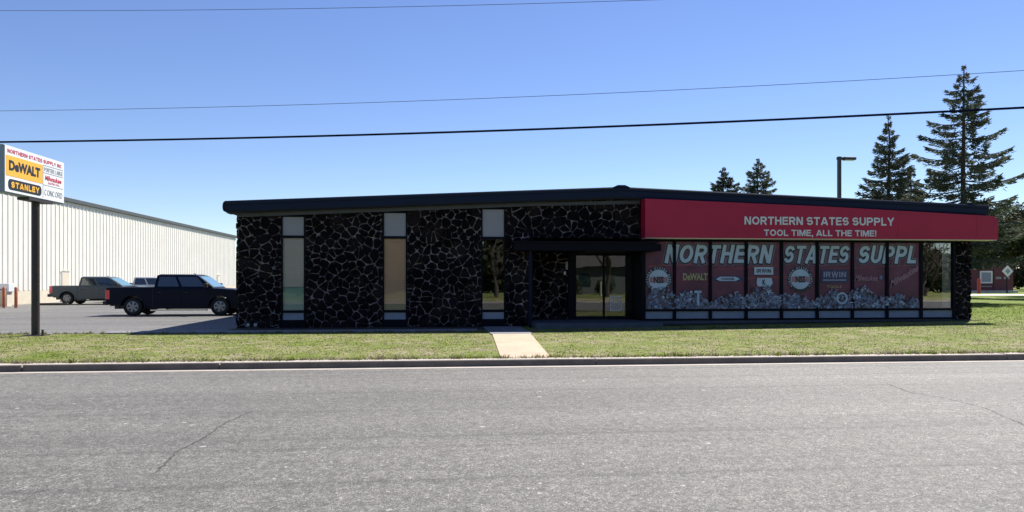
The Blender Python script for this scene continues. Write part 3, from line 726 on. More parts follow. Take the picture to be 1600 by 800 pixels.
mb = MB(); mb.face([(6.97, 22.7, gz(6.97, 22.7)+.012), (XR-.05, 22.9, gz(XR, 22.9)+.012), (XR-.05, YF-.05, gz(XR, YF)+.012), (6.97, YF-.05, gz(6.97, YF)+.012)]); tag(mb.build('planting_bed', M['soil'], fix=False), kind='structure')  # same painted shade in front of the shop windows
ent = MB(); ex0, ex1 = 4.60, 6.64; ey = 24.5
for a, b in ((ex0, ex0+.07), (5.60, 5.66), (ex1-.05, ex1)): ent.box(a, b, ey, ey+.1, .31, 2.54)
ent.box(ex0, ex1, ey-.003, ey+.1, .30, .37); ent.box(ex0, ex1, ey-.003, ey+.1, 2.46, 2.54)
ent = ent.build('entrance_door', M['frame']); P_(ent)
MB().box(ex0+.07, 5.60, ey+.04, ey+.05, .37, 2.46).build('pane', M['glassdark'], ent); MB().box(5.66, ex1-.05, ey+.04, ey+.05, .37, 2.46).build('pane', M['glassdark'], ent)
mb = MB(); t = lambda u, v, n: (u, ey+.036-n, v)
for a in (5.86, 5.93, 6.00, 6.07, 6.14, 6.21): mb.box(a, a+.02, ey+.03, ey+.036, .62, 1.06)
mb.box(5.84, 5.87, ey+.028, ey+.036, .62, 1.06); mb.box(6.22, 6.25, ey+.028, ey+.036, .62, 1.06); mb.box(5.84, 6.25, ey+.028, ey+.036, 1.06, 1.10); mb.box(5.84, 6.25, ey+.028, ey+.036, .58, .62); mb.build('notice_sticker', M['white'], ent)
MB().box(5.50, 5.53, ey-.06, ey-.02, 1.1, 1.6).build('handle', M['chrome'], ent)
mb = MB(); mb.box(4.30, 4.38, 24.44, 24.50, 1.98, 2.25, ch=.01); P_(mb.build('wall_light', M['spandrel']))
mb = MB(); mb.box(4.24, 4.30, 24.40, 24.50, 1.80, 1.92, ch=.01); P_(mb.build('door_bell', M['white']))

# little twin floodlight on the ground by the left corner
fl = thing('floodlight', 'small twin floodlight lying on the walk below the left stone corner', 'floodlight', (-5.55, 22.9, .16))
MB().box(-.2, .2, -.04, .04, 0, .05).build('base', M['plastic'], fl)
for dx in (-.12, .1):
    h = MB().tube([(dx, .03, .10), (dx, -.05, .12)], [.04, .055], 12).build('lamp_head', M['spandrel'], fl)
    MB().tube([(dx, .0, .04), (dx, .0, .10)], .012, 6).build('neck', M['plastic'], fl)

# ------------------------------------------------------------------ pole sign
sg = thing('pole_sign', 'white cabinet shop sign with yellow panel on a tall dark pole at the lawn edge', 'sign', (-10.75, 21.0, .1))
def SP(o): o.parent = sg; o.location = Vector(o.location)-Vector((-10.75, 21.0, .1)); return o
SP(MB().tube([(-10.75, 21.0, -.1), (-10.75, 21.0, 3.80)], .10, 20).build('pole', M['pole']))
mb = MB(); mb.box(-11.0, -10.5, 20.75, 21.25, .08, .15); mb.tube([(-10.48, 20.82, .3), (-10.48, 20.82, .12)], .03, 8); SP(mb.build('base_plate', M['pole']))
MBx = MB().box(-10.9, -10.6, 20.4, 21.6, 3.72, 3.79); SP(MBx.build('bracket', M['pole']))
sx0, sx1 = -10.86, -10.62; sy0, sy1 = 19.30, 22.22; sz0, sz1 = 3.79, 4.98
cab = SP(MB().box(sx0, sx1, sy0, sy1, sz0, sz1, ch=.012).build('cabinet', M['signgrey']))
fc = MB().box(sx1+.001, sx1+.02, sy0+.02, sy1-.02, sz0+.03, sz1-.02).build('sign_face', M['signwhite']); SP(fc)
toS = lambda d: (lambda u, v, n: (sx1+.02+d+n, u, v))
def sq(mb, d, a, b, c_, e, mi=0): t = toS(d); mb.face([t(a, c_, 0), t(b, c_, 0), t(b, e, 0), t(a, e, 0)], mi)
H_ = sz1-sz0
mb = MB(); block_text(mb, 'NORTHERN STATES SUPPLY INC', 19.42, 22.08, 4.79, 4.89, toS(.004), 0); mb.build('lettering', M['signred'], fc)
yp = 21.05
mb = MB(); sq(mb, .004, 19.36, yp, 4.22, 4.73, 0); mb.build('yellow_panel', M['signyellow'], fc)
mb = MB(); add_text(mb, 'DeWALT', 19.48, yp-.12, 4.36, 4.62, toS(.008), 0, bold=.05); mb.build('lettering', M['black'], fc)
def rrect(t, a, b, c_, e, r, n=5):
    P = []
    for (cx, cz, s) in ((b-r, e-r, 0), (a+r, e-r, 90), (a+r, c_+r, 180), (b-r, c_+r, 270)):
        for k in range(n+1): q_ = R(s+90*k/n); P.append(t(cx+r*math.cos(q_), cz+r*math.sin(q_), 0))
    return P
mb = MB(); mb.face(rrect(toS(.004), 19.45, yp-.05, 3.88, 4.15, .11)); mb.build('black_plaque', M['black'], fc)
mb = MB(); block_text(mb, 'STANLEY', 19.57, yp-.17, 3.94, 4.09, toS(.008), 0, t=.24); mb.build('lettering', M['signyellow'], fc)
mb = MB()
for z in (4.73, 4.53, 4.20): sq(mb, .004, yp+.04, 22.15, z, z+.014)
sq(mb, .0045, yp+.02, yp+.035, 3.85, 4.74)
mb.build('divider', M['signtext'], fc)
mb = MB(); block_text(mb, 'PORTER CABLE', yp+.08, 22.12, 4.575, 4.69, toS(.004), 0, t=.2); mb.build('lettering', M['signtext'], fc); mb = MB(); block_text(mb, 'CONCORD', yp+.10, 22.10, 3.93, 4.09, toS(.004), 0, t=.15); mb.build('lettering', M['signtext'], fc)
mb = MB(); add_text(mb, 'Milwaukee', yp+.12, 22.05, 4.34, 4.48, toS(.004), 0, bold=.03, shear=.2); mb.build('lettering', M['signred'], fc); mb = MB(); add_text(mb, 'ELECTRIC TOOL', yp+.3, 21.95, 4.255, 4.31, toS(.004), 0); mb.build('lettering', M['signred'], fc)

# ------------------------------------------------------------------ white warehouse
wh = thing('warehouse', 'long white ribbed steel warehouse with cream masonry base beyond the parking lot', 'warehouse', (-26, 60, .1))
def WP(o): o.parent = wh; o.location = Vector(o.location)-Vector((-26, 60, .1)); return o
WY0, WY1 = 26.0, 98.7
mb = MB(); y = WY0; V = []; F = []; ribs = []
pt = .56
while y < WY1-pt:
    for dy, dx in ((0, 0), (pt*.62, 0), (pt*.71, .034), (pt*.91, .034), (pt, 0)):
        if dy < pt: ribs.append((y+dy, dx))
    y += pt
ribs.append((WY1, 0))
for yy, dx in ribs: V += [(-26+dx, yy, 1.02), (-26+dx, yy, 7.2)]
for i in range(len(ribs)-1): F.append((2*i, 2*i+2, 2*i+3, 2*i+1))
mb.idx(V, F); mb.box(-50, -26.06, WY1-.1, WY1, .05, 7.2); mb.box(-50, -26.06, WY0, WY0+.1, .05, 7.2)
WP(mb.build('wall', M['whitewall']))
WP(MB().box(-26.3, -25.99, WY0-.05, WY1+.02, .0, 1.02).build('base_wall', M['creamwall']))
WP(MB().box(-26.2, -25.80, WY0-.1, WY1+.3, 7.18, 7.47, ch=.02).build('gutter', M['rooftrim']))
mb = MB(); mb.prism([(-26.1, 7.3), (-38, 8.3), (-50, 7.3)], WY0, WY1+.2, 'y'); WP(mb.build('roof', M['whitewall']))
for (y, w_) in ((54.55, .95), (91.0, .95)):
    d = WP(MB().box(-26, -25.93, y-w_/2-.09, y+w_/2+.09, .1, 2.28).build('door', M['whitewall']))
    MB().box(-25.93, -25.915, y-w_/2, y+w_/2, .14, 2.17).build('door_leaf', M['creamwall'], d)
    MB().box(-25.915, -25.88, y-w_/2+.06, y-w_/2+.12, 1.05, 1.12).build('handle', M['chrome'], d)
    MB().box(-25.93, -25.87, y-w_/2-.09, y+w_/2+.09, 2.31, 2.36).build('door_hood', M['creamwall'], d)

for i, (x, y) in enumerate(((-23.57, 42.86), (-22.91, 42.79))):
    mb = MB().tube([(x, y, .05), (x, y, 1.22), (x, y, 1.27)], [.085, .085, .04], 14); o = mb.build('bollard', M['orange'])
    tag(o, ['rust orange steel bollard nearest the left edge of the photo', 'rust orange steel bollard between the other bollard and the sign pole'][i], 'bollard', 'orange bollards in front of the warehouse')
ub = thing('utility_cabinet', 'pale grey utility cabinet behind the leftmost bollard', 'cabinet', (-25.0, 45.2, .13))
MB().box(-1.1, .55, -.3, .3, .85, 1.33, ch=.02).build('housing', M['lens'], ub)
MB().box(-1.0, .45, -.25, .25, .0, .85).build('stand', M['creamwall'], ub)
MB().box(-1.0, .45, -.33, -.30, .92, 1.02).build('vent', M['signtext'], ub)
tag(MB().box(-23.9, -22.2, 46.9, 47.1, .12, .27, ch=.03).build('wheel_stop', M['black']), 'black parking wheel stop beside the rear of the grey pickup', 'wheel stop')

# ------------------------------------------------------------------ pickups
def pickup(name, label, paint, loc, rzd, L_=5.75, H=1.84, wr=.41, rear=1.12, wb=3.70, Wd=1.95, bed=1.26, cabr=1.98, rooff=3.85, wsb=4.6, sill=.40):
    t = thing(name, label, 'pickup truck', loc, R(rzd), None)
    t['group'] = 'pickup trucks parked in the lot'
    hw = Wd/2; fx = rear+wb
    def arch(cx, r, n=10, r_=0): return [(cx+r*math.cos(a), wr+r*math.sin(a)) for a in [math.pi*(1.08)-math.pi*1.16*i/n for i in range(n+1)]]
    ra = arch(rear, wr+.10); fa = arch(fx, wr+.10)
    prof = [(.02, .58), (.30, .50), ]+[p for p in ra if p[1] > sill]+[(cabr, sill)]+[p for p in fa if p[1] > sill]+[(L_-.12, .42), (L_-.02, .62), (L_, .95), (L_-.08, 1.10), (L_-.35, 1.17), (wsb, bed-.04), (cabr+.02, bed-.02), (cabr-.02, bed), (.0, bed-.01), (-.02, 1.0)]
    mb = MB()
    n = len(prof); V = []
    for yy, ins in ((-hw+.05, 1), (-hw, 0), (hw, 0), (hw-.05, 1)):
        for (x, z) in prof:
            zz = z-(.0 if ins == 0 else 0); k = .035 if ins and z > 1.0 else 0
            V.append((x, yy if (z > .95 or ins == 0) else yy, z if ins else min(z, bed-.05) if z > 1.0 else z))
    F = [tuple(range(n)), tuple(range(3*n, 4*n))[::-1]]
    for r_ in range(3):
        for i in range(n): F.append((r_*n+i, r_*n+(i+1) % n, (r_+1)*n+(i+1) % n, (r_+1)*n+i))
    mb = MB(); mb.prism(prof, -hw, hw, 'y'); body = mb.build('body', paint, t)
    bm = bmesh.new(); bm.from_mesh(body.data)
    ed = [e for e in bm.edges if not (abs(e.verts[0].co.y-e.verts[1].co.y) > .1) and min(v.co.z for v in e.verts) > .9]
    bmesh.ops.bevel(bm, geom=ed, offset=.05, segments=3, affect='EDGES', profile=.6); bmesh.ops.recalc_face_normals(bm, faces=bm.faces)
    bm.to_mesh(body.data); bm.free()
    # dark bed opening
    MB().box(.10, cabr-.1, -hw+.12, hw-.12, bed-.005, bed+.012).build('bed_cover', M['plastic'], t)
    # cab
    zb = bed-.06; zr = H; iw = hw-.03; tw = hw-.20
    B = [(cabr+.02, -iw, zb), (wsb, -iw, zb), (wsb, iw, zb), (cabr+.02, iw, zb)]
    T = [(cabr+.10, -tw, zr-.05), (rooff, -tw, zr-.07), (rooff, tw, zr-.07), (cabr+.10, tw, zr-.05)]
    T2 = [(cabr+.22, -tw+.10, zr), (rooff-.25, -tw+.10, zr-.005), (rooff-.25, tw-.10, zr-.005), (cabr+.22, tw-.10, zr)]
    mb = MB(); mb.idx(B+T+T2, [(0, 1, 5, 4), (1, 2, 6, 5), (2, 3, 7, 6), (3, 0, 4, 7), (4, 5, 9, 8), (5, 6, 10, 9), (6, 7, 11, 10), (7, 4, 8, 11), (8, 9, 10, 11)])
    cabo = mb.build('cab', paint, t)
    bm = bmesh.new(); bm.from_mesh(cabo.data); ed = [e for e in bm.edges if min(v.co.z for v in e.verts) > zb+.1 or abs(e.verts[0].co.z-e.verts[1].co.z) > .2]
    bmesh.ops.bevel(bm, geom=ed, offset=.035, segments=2, affect='EDGES', profile=.6); [setattr(f, 'smooth', False) for f in bm.faces]; bm.to_mesh(cabo.data); bm.free()
    def side(u, w, s, off=.006):      # u along, w 0..1 up
        xb = cabr+.02+(wsb-cabr-.02)*u; xt = cabr+.10+(rooff-cabr-.10)*u; yb, yt = iw, tw; z0, z1 = zb, zr-.06
        return (xb+(xt-xb)*w, s*(yb+(yt-yb)*w+off), z0+(z1-z0)*w)
    mid = .46
    for s in (-1, 1):
        for (a, b, c_) in ((.06, mid-.03, .9), (mid+.02, .86, .9)):
            pts = [side(a, .16, s), side(b, .16, s), side(b if b < .8 else .93, c_, s), side(a+.01, c_, s)]
            if b > .8: pts = [side(a, .16, s), side(.86, .16, s), side(.905, .55, s), side(.93, c_, s), side(a+.005, c_, s)]
            MB().face(pts) if 0 else None
            mb = MB(); mb.face(pts); mb.build('side_window', M['autoglass'], t, fix=False)
    mb = MB()
    def wsq(v, w): # windshield
        yb, yt = iw-.1, tw-.06; y_ = (yb+(yt-yb)*w)*v; return (wsb+(rooff-wsb)*w+.012, y_, zb+(zr-.07-zb)*w+.012)
    mb.face([wsq(-1, .12), wsq(1, .12), wsq(1, .94), wsq(-1, .94)]); mb.build('windshield', M['windshield'], t, fix=False)
    mb = MB(); mb.face([(cabr+.02+.05*.3, -.6, zb+.15), (cabr+.02+.05*.3, .6, zb+.15), (cabr+.075, .55, zr-.15), (cabr+.075, -.55, zr-.15)]); mb.v = [(x-.012, y, z) for x, y, z in mb.v]; mb.build('rear_window', M['autoglass'], t, fix=False)
    for s in (-1, 1):
        y = s*hw
        def pb(x0, x1, d0, d1, z0, z1, nm, m, **k): return MB().box(x0, x1, min(y+s*d0, y+s*d1), max(y+s*d0, y+s*d1), z0, z1, **k).build(nm, m, t)
        pb(-.01, .16, -.06, .006, .74, 1.14, 'tail_light', M['tail'], ch=.002)
        pb(L_-.20, L_-.01, -.12, .006, .80, 1.0, 'headlight', M['lens'], ch=.003)
        um = cabr+.02+(wsb-cabr)*mid
        for xs0, xs1 in ((cabr+.10, um-.012), (um+.012, wsb-.28)):
            d = pb(xs0, xs1, -.01, .006, sill+.06, bed-.10, 'door', paint, ch=.004)
            MB().box(xs0+.08, xs0+.24, min(y+s*.006, y+s*.03), max(y+s*.006, y+s*.03), bed-.24, bed-.205).build('handle', M['plastic'] if paint != M['p_white'] else M['chrome'], d)
        pb(cabr-.018, cabr-.004, -.01, .004, sill+.05, bed-.02, 'bed_gap', M['plastic'])
        pb(cabr-.1, fx-.55, -.12, .03, sill-.07, sill-.01, 'running_board', M['chrome'] if paint == M['p_dark'] else M['plastic'])
        mb = MB(); mb.box(wsb-.42, wsb-.26, min(s*(hw+.02), s*(hw+.24)), max(s*(hw+.02), s*(hw+.24)), bed-.02, bed+.18, ch=.02); mb.tube([(wsb-.34, s*(hw-.05), bed+.02), (wsb-.34, s*(hw+.06), bed+.04)], .02, 6); mb.build('mirror', M['plastic'], t)
        for cx in (rear, fx):
            mb = MB()
            Vv = []; Ff = []
            for i in range(13):
                a = R(-8)+R(196)*i/12
                for rr, dd in ((wr+.09, .0), (wr+.16, .0), (wr+.16, .022), (wr+.09, .022)): Vv.append((cx+rr*math.cos(a), y+s*dd, wr+rr*math.sin(a)))
            for i in range(12):
                for k in range(4): Ff.append((i*4+k, i*4+(k+1) % 4, (i+1)*4+(k+1) % 4, (i+1)*4+k))
            mb.idx(Vv, Ff); mb.build('wheel_arch_trim', paint, t)
            # wheel
            yo = s*(hw-.02); yi = s*(hw-.27)
            mb = MB(); P = [(cx, yi, wr), (cx, yi+s*.02, wr), (cx, yo-s*.03, wr), (cx, yo, wr)]
            mb.tube(P, [wr*.9, wr, wr, wr*.93], 28); w_ = mb.build('wheel', M['tyre'], t)
            mb = MB(); ri = wr*.62; yo2 = yo+s*.004
            for i in range(28):
                a = 6.2832*i/28; b = 6.2832*(i+1)/28
                mb.face([(cx+ri*math.cos(a), yo2, wr+ri*math.sin(a)), (cx+ri*math.cos(b), yo2, wr+ri*math.sin(b)), (cx+ri*.86*math.cos(b), yo2+s*.008, wr+ri*.86*math.sin(b)), (cx+ri*.86*math.cos(a), yo2+s*.008, wr+ri*.86*math.sin(a))])
            for i in range(6):
                a = 6.2832*i/6+.3; ca, sa = math.cos(a), math.sin(a); w0 = .035; w1 = .06
                q_ = [(ca*.05-sa*w0, sa*.05+ca*w0), (ca*ri*.9-sa*w1, sa*ri*.9+ca*w1), (ca*ri*.9+sa*w1, sa*ri*.9-ca*w1), (ca*.05+sa*w0, sa*.05-ca*w0)]
                mb.face([(cx+px, yo2+s*.006, wr+pz) for px, pz in q_])
            mb.face([(cx+.06*math.cos(6.2832*i/10), yo2+s*.012, wr+.06*math.sin(6.2832*i/10)) for i in range(10)])
            mb.build('rim', M['rim'], w_, fix=False)
    mb = MB(); mb.box(-.14, .06, -hw+.03, hw-.03, .48, .66, ch=.02); mb.box(-.10, .04, -.3, .3, .42, .5); mb.build('rear_bumper', M['plastic'] if paint != M['p_white'] else M['chrome'], t)
    mb = MB(); mb.box(L_-.12, L_+.08, -hw+.02, hw-.02, .42, .62, ch=.03); mb.build('front_bumper', M['chrome'], t)
    MB().box(L_-.04, L_+.012, -.62, .62, .66, 1.02, ch=.01).build('grille', M['plastic'], t)
    mb = MB(); mb.box(.2, L_-.3, -.55, .55, .30, .48); mb.build('chassis', M['black'], t)
    mb = MB(); mb.tube([(rooff-.35, 0, zr-.02), (rooff-.42, 0, zr+.05)], .025, 6); mb.build('antenna', M['plastic'], t)
    return t
pickup('pickup_truck', 'black crew cab pickup with red tail lamp, nose behind the stone corner', M['p_dark'], (-13.70, 33.05, .138), 0, sill=.29, wr=.40).scale = (.95, .95, .95)
pickup('pickup_truck', 'grey crew cab pickup parked near the warehouse door', M['p_grey'], (-23.8, 49.0, .138), 0, sill=.30, L_=5.35, H=1.74, wr=.37, rear=1.02, wb=3.25, Wd=1.88, bed=1.16, cabr=1.65, rooff=3.45, wsb=4.35)
pickup('pickup_truck', 'white pickup whose cab shows above the black truck bed', M['p_white'], (-22.6, 53.2, .138), 0, L_=5.4, H=1.76, rear=1.05, wb=3.3, cabr=2.0, rooff=3.55, wsb=4.3, bed=1.18)

# ------------------------------------------------------------------ trees
def spruce(name, label, x, y, h, r, seed, nb=9, dens=1.0, z0=.10, m='spruce', gap=.0, tiers=None, group='spruce trees behind the shop'):
    t = thing(name, label, 'tree', (x, y, gz(x, y)), 0, group); rn = random.Random(seed)
    sway = [rn.uniform(-.08, .08) for _ in range(8)]
    MB().tube([(sway[i]*(i/7), sway[-i-1]*(i/7), -.2+h*1.0*i/7) for i in range(8)], [h*.016*(1-i/7.3)+.02 for i in range(8)], 9).build('trunk', M['bark'], t)
    lim = MB(); mb = MB(); T = tiers or int(h*2.1)
    for k in range(T):
        f = k/(T-1); z = h*(z0+(1-z0)*(f**.92)*.985); env = r*((1-f)**.78)*(1-.35*max(0, .15-f)/.15)
        n = max(4, int(nb*(1-f*.45)))
        for j in range(n):
            if rn.random() < gap: continue
            a = 6.2832*(j+rn.uniform(-.35, .35))/n+k*1.1; Lb = max(.12, env*rn.choice([.6, .8, .95, 1.0, 1.1])*rn.uniform(.85, 1.1)); droop = .12+.10*(1-f)
            up = .30*f+.05+rn.uniform(-.08, .08); P = []; m_ = 6; zz0 = z+rn.uniform(-.2, .2)*h/T
            for i in range(m_+1):
                s = i/m_; rr = Lb*s; P.append(Vector((math.cos(a)*rr, math.sin(a)*rr, zz0+rr*up-droop*Lb*math.sin(s*2.2)*.9+.10*Lb*max(0, s-.55)**1.3)))
            lim.tube(P, [.012+.035*(1-i/m_)*(Lb/3) for i in range(m_+1)], 4, cap=False)
            nq = int((5+62*Lb)*dens); side = Vector((-math.sin(a), math.cos(a), 0))
            for q_ in range(nq):
                s = rn.uniform(.12, 1.0)**.8; i = min(m_-1, int(s*m_)); p = P[i].lerp(P[i+1], s*m_-i)
                wv = (.05*min(1, Lb)+.34*Lb*(1-s)**.8)*rn.uniform(-1, 1); d = (P[i+1]-P[i]).normalized()
                base = p+side*wv+Vector((0, 0, -abs(rn.gauss(0, .12))-abs(wv)*.25)) - d*abs(wv)*.1
                dr = (d*rn.uniform(.4, 1.)+side*(1 if wv > 0 else -1)*rn.uniform(0, .9)+Vector((0, 0, rn.uniform(-.55, .3)))).normalized()
                ln = rn.uniform(.11, .26)*min(1, .45+Lb*.6); wd = rn.uniform(.022, .05); w_ = dr.cross(Vector((rn.uniform(-1, 1), rn.uniform(-1, 1), rn.uniform(-.3, 1)))).normalized()*wd
                kk = len(mb.v); mb.v += [tuple(base-w_), tuple(base+w_), tuple(base+dr*ln+w_*.4), tuple(base+dr*ln-w_*.4)]; mb.f.append((kk, kk+1, kk+2, kk+3)); mb.m.append(0); mb.sm.append(False)
    lim.build('limbs', M['bark'], t, fix=False); mb.build('crown', M[m], t, fix=False)
    return t
spruce('spruce_tree', 'tallest spruce, sparse layered boughs, at the right end of the shop roof', 30.5, 40, 13.9, 3.95, 21, nb=8, dens=1.7, gap=.13, z0=.19, tiers=23)
spruce('spruce_tree', 'dense spruce just right of the street lamp', 28.5, 44, 11.8, 3.1, 22, nb=9, dens=1.7, gap=.05, z0=.06)
spruce('spruce_tree', 'short spruce filling the gap between the two tall spruces', 31.4, 46, 8.8, 2.6, 23, nb=8, dens=1.7, z0=.2)
spruce('spruce_tree', 'left one of the two small spruce tops above the red fascia', 24.1, 60, 10.9, 3.9, 24, nb=10, dens=1.8, z0=.2, m='spruce2')
spruce('spruce_tree', 'right one of the two small spruce tops above the red fascia', 27.1, 60, 11.7, 4.0, 25, nb=9, dens=1.6, z0=.2)

def broad(name, label, x, y, h, r, seed, zc=.25, n=9000, ls=.22, m='leaf', group=None, bare=False, cat='tree'):
    t = thing(name, label, cat, (x, y, gz(x, y)), 0, group); rn = random.Random(seed)
    tk = MB(); tips = []
    def grow(p, d, L_, rad, lv):
        P = [p]; c_ = p.copy(); dd = d.copy()
        for i in range(4):
            dd = (dd+Vector((rn.gauss(0, .12), rn.gauss(0, .12), rn.gauss(0, .06)))).normalized(); c_ = c_+dd*L_/4; P.append(c_)
        tk.tube(P, [rad*(1-.11*i) for i in range(5)], 7 if lv < 2 else 4, cap=False)
        tips.append(c_)
        if lv < (4 if bare else 3):
            for _ in range(3 if lv else 5):
                nd = (dd+Vector((rn.gauss(0, .6), rn.gauss(0, .6), rn.uniform(-.1, .45)))).normalized(); grow(c_ if rn.random() < .6 else P[2], nd, L_*rn.uniform(.55, .8), rad*.52, lv+1)
    grow(Vector((0, 0, -.2)), Vector((0, 0, 1)), h*.38, h*.022, 0)
    tk.build('trunk', M['bark'], t, fix=False)
    if bare: return t
    cl = []
    for i in range(26):
        a = rn.uniform(0, 6.28); f = rn.uniform(0, 1); z = h*(zc+(1-zc)*f); rr = r*math.sqrt(max(.05, 1-abs(2*f-.9)**2.2))*rn.uniform(.2, .85); cl.append((Vector((math.cos(a)*rr, math.sin(a)*rr, z-h*.06)), r*rn.uniform(.24, .42)))
    mb = MB()
    for i in range(n):
        c_, cr = rn.choice(cl); d = Vector((rn.gauss(0, 1), rn.gauss(0, 1), rn.gauss(0, .8))).normalized(); p = c_+d*cr*rn.uniform(.45, 1.1)
        if p.z < h*zc*.9: continue
        u_ = Vector((rn.gauss(0, 1), rn.gauss(0, 1), rn.gauss(0, 1))).normalized(); w_ = u_.cross(d).normalized()*ls*.4; u2 = u_*ls*rn.uniform(.6, 1.1)
        kk = len(mb.v); mb.v += [tuple(p-w_), tuple(p+u2*.5-w_*.2), tuple(p+w_), tuple(p-u2*.6)]; mb.f.append((kk, kk+1, kk+2, kk+3)); mb.m.append(0); mb.sm.append(False)
    mb.build('crown', M[m], t, fix=False)
    return t
G2 = 'dark leafy trees beyond the maroon shed'
broad('leafy_tree', 'dark leafy tree directly behind the maroon shed', 68, 86, 10.0, 6.0, 31, zc=.04, n=16000, ls=.34, group=G2)
broad('leafy_tree', 'dark leafy tree at the right photo edge beyond the maroon shed', 78, 87, 10.0, 6.4, 32, zc=.04, n=16000, ls=.34, group=G2)
broad('leafy_tree', 'dark leafy tree between the stone pillar and the maroon shed', 74, 101, 11.0, 7.5, 33, zc=.05, n=14000, ls=.4, group=G2)
broad('leafy_tree', 'leafy tree overhanging the right lawn in front of the shed', 41.6, 47.5, 5.9, 4.0, 34, zc=.5, n=16000, ls=.2)
broad('bush', 'green bush between the warehouse end and the stone corner', -29.3, 113, 5.0, 3.0, 35, zc=.1, n=5000, ls=.3, cat='bush')
broad('leafy_tree', 'low leafy tree between the shed and the overhanging tree', 48.2, 55, 6.4, 3.6, 36, zc=.45, n=9000, ls=.24, group=G2)
broad('leafy_tree', 'low leafy tree just right of the stone pillar', 39.6, 53, 6.2, 3.4, 37, zc=.48, n=9000, ls=.24, group=G2)
for i, (x, y, h) in enumerate(((70.5, 78, 5), (76, 79, 5.5))):
    broad('bush', ['tall dark bush hugging the right end of the maroon shed', 'tall dark bush at the right photo edge beside the service road'][i], x, y, h, 3.2, 60+i, zc=.05, n=8000, ls=.3, cat='bush')
for i, (x, y, h) in enumerate(((92, 92, 10), (102, 88, 11), (90, 106, 11))):
    broad('leafy_tree', 'dark leafy tree far off beyond the right edge of the photo', x, y, h, 6.5, 40+i, zc=.05, n=7000, ls=.5, group=G2)

# ------------------------------------------------------------------ street lamp
sl_ = thing('street_lamp', 'dark box head street lamp rising behind the red fascia roofline', 'street lamp', (20.6, 36, gz(20.6, 36)))
MB().box(-.08, .08, -.08, .08, -.1, 7.72, ch=.01).build('post', M['lampmetal'], sl_)
MB().box(-.12, .30, -.06, .06, 7.56, 7.68).build('arm', M['lampmetal'], sl_)
hd = MB().box(.22, .86, -.16, .16, 7.54, 7.70, ch=.03).build('lamp_head', M['lampmetal'], sl_)
MB().box(.28, .80, -.12, .12, 7.525, 7.539).build('lens', M['lens'], hd)

# ------------------------------------------------------------------ maroon shed
sh = thing('shed', 'small maroon shed with a white framed window across the service road', 'shed', (58, 72, gz(58, 72)))
MB().box(-2.4, 2.55, 0, 3.0, .25, 2.85).build('wall', M['maroon'], sh)
MB().box(-2.6, 2.75, -.15, 3.2, 2.85, 3.05, ch=.02).build('roof', M['rooftrim'], sh)
MB().box(-2.5, 2.6, -.6, 3.1, .0, .25).build('base_slab', M['farroad'], sh)
w = MB()
for a, b, c_, d_ in ((-1.25, -1.1, 1.0, 2.3), (.0, .15, 1.0, 2.3), (-1.1, .0, 1.0, 1.15), (-1.1, .0, 2.15, 2.3)): w.box(a, b, -.06, .0, c_, d_)
w = w.build('window', M['white'], sh); MB().box(-1.1, .0, -.02, -.003, 1.15, 2.15).build('pane', M['vgrey'], w)
MB().box(-1.2, .1, -.05, -.003, .62, .72).build('window_box', M['signtext'], sh)
MB().box(-2.0, -1.7, -.14, -.003, 2.45, 2.8, ch=.04).build('wall_light', M['white'], sh)
mb = MB(); 
for k in range(7): mb.box(-1.5+k*.26, -1.35+k*.26, -.05, -.003, 2.52, 2.68)
mb.build('lettering', M['signtext'], sh)
MB().box(.3, .36, -.03, -.002, .3, 2.8).build('corner_trim', M['plastic'], sh)
MB().box(.55, 1.15, -.04, -.003, 1.45, 1.68).build('panel', M['spandrel'], sh); MB().box(1.45, 2.1, -.04, -.003, 1.45, 1.68).build('panel', M['spandrel'], sh)
ds = thing('warning_sign', 'white diamond sign on a thin post before the maroon shed', 'sign', (58.6, 70.5, gz(58.6, 70.5)))
MB().tube([(0, 0, 0), (0, 0, 2.5)], .07, 8).build('post', M['plastic'], ds)
d_ = MB().prism([(-.62, 2.25), (0, 1.63), (.62, 2.25), (0, 2.87)], -.10, -.07, 'y').build('sign_plate', M['white'], ds)
MB().prism([(-.28, 2.25), (0, 1.97), (.28, 2.25), (0, 2.53)], -.112, -.101, 'y').build('symbol', M['vgrey'], d_)
tag(MB().tube([(54.3, 69, .2), (54.3, 69, 1.75), (54.3, 69, 1.85)], [.16, .16, .08], 12).build('bollard', mat('red_paint', (.6, .07, .03), .5)), 'bright red bollard left of the maroon shed', 'bollard')

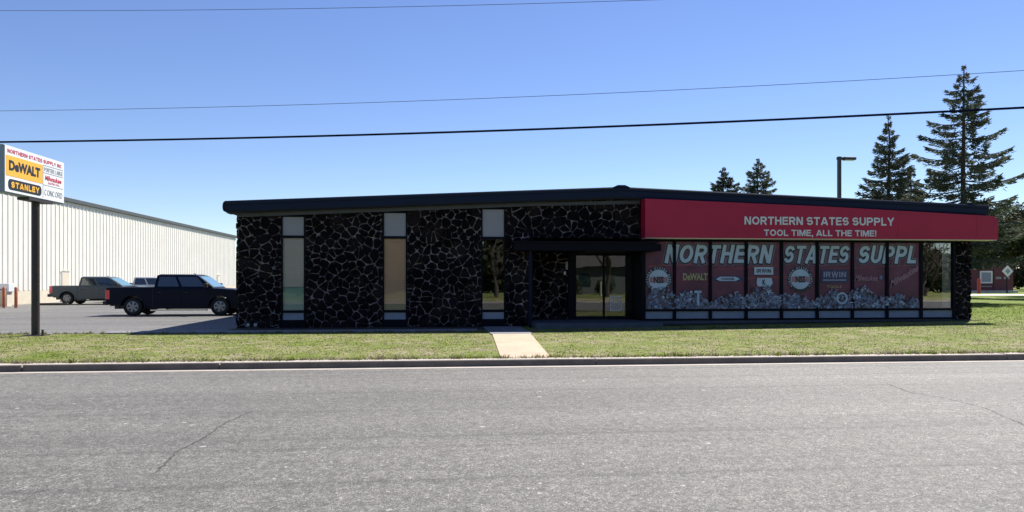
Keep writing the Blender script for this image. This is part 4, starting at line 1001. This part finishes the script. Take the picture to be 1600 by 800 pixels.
# ------------------------------------------------------------------ overhead cables
def cable(pts, r, m, label):
    (a, b, sag) = pts; a = Vector(a); b = Vector(b); P = []
    a2 = a-(b-a)*1.0; b2 = b+(b-a)*1.0
    for i in range(61):
        t = i/60; p = a2.lerp(b2, t); s = (t-1/3)*3; p.z += -sag*4*s*(1-s); P.append(p)
    tag(MB().tube(P, r, 6).build('power_cable', m), label, 'cable', 'overhead cables crossing the street view')
cable(((-19.97, 36, 7.98), (21.45, 25, 7.97), .22), .045, M['wire'], 'thick black overhead cable just above the shop, lowest of three')
cable(((-21.6, 39, 10.06), (24.0, 28, 10.26), .30), .012, M['wire2'], 'thin faint overhead cable between the thick one and the topmost')
cable(((-21.6, 39, 15.05), (24.0, 28, 13.8), .30), .012, M['wire2'], 'topmost thin overhead cable crossing the upper left sky')

# ------------------------------------------------------------------ across the street, seen in the glass
for i, (x, y, h) in enumerate(((5.4, -19, 11), (-13, -24, 10), (30, -22, 11), (46, -20, 10), (15.5, -17, 12), (50, -24, 9), (54, -30, 10))):
    broad('bare_tree', ['bare tree across the street reflected in the third strip window', 'bare tree across the street behind the camera to the left', 'bare tree across the street behind the camera to the right', 'bare tree across the street reflected in the last shop window', 'bare tree nearest the road across the street', 'bare tree across the street beside the reflected one', 'bare tree farthest right across the street'][i], x, y, h, 5, 50+i, bare=True, group='bare trees across the street')
for i, x in enumerate((-44, -31, -18, -4, 9, 33, 84, 96, 60, 68, 76)):
    broad('leafy_tree', 'dark tree in the row behind the houses across the street', x, -52+3*math.sin(i*2.1), (9+1.5*math.sin(i*1.7))*(.5 if x > 50 else 1), 7.5, 70+i, zc=.04, n=3500, ls=.9, group='dark trees across the street')
hs = thing('house', 'pale house across the street reflected in the entrance glass', 'house', (20, -34, .12))
MB().box(-6, 6, -4, 4, 0, 3).build('wall', M['hwall'], hs)
MB().prism([(-4.6, 3), (4.6, 3), (0, 5.3)], -6.4, 6.4, 'x').build('roof', M['shingle'], hs)
for x in (-4, -1.2, 3.5):
    MB().box(x-.6, x+.6, 4.0, 4.05, .9, 2.2).build('window', M['autoglass'], hs)
MB().box(.8, 1.7, 4.0, 4.05, .1, 2.2).build('door', M['brick'], hs)
for i, (x, y, h) in enumerate(((13.5, -24, 1.6), (17, -26, 1.3), (24, -27, 2.0), (9, -28, 2.2), (48, -30, 2.0))):
    broad('bush', 'rounded bush in a front garden across the street', x, y, h, h*.9, 90+i, zc=.1, n=1200, ls=.2, cat='bush', group='bushes across the street')
sheet('side_path', M['path'], -90, 90, -9, -7.4, .02, 20)
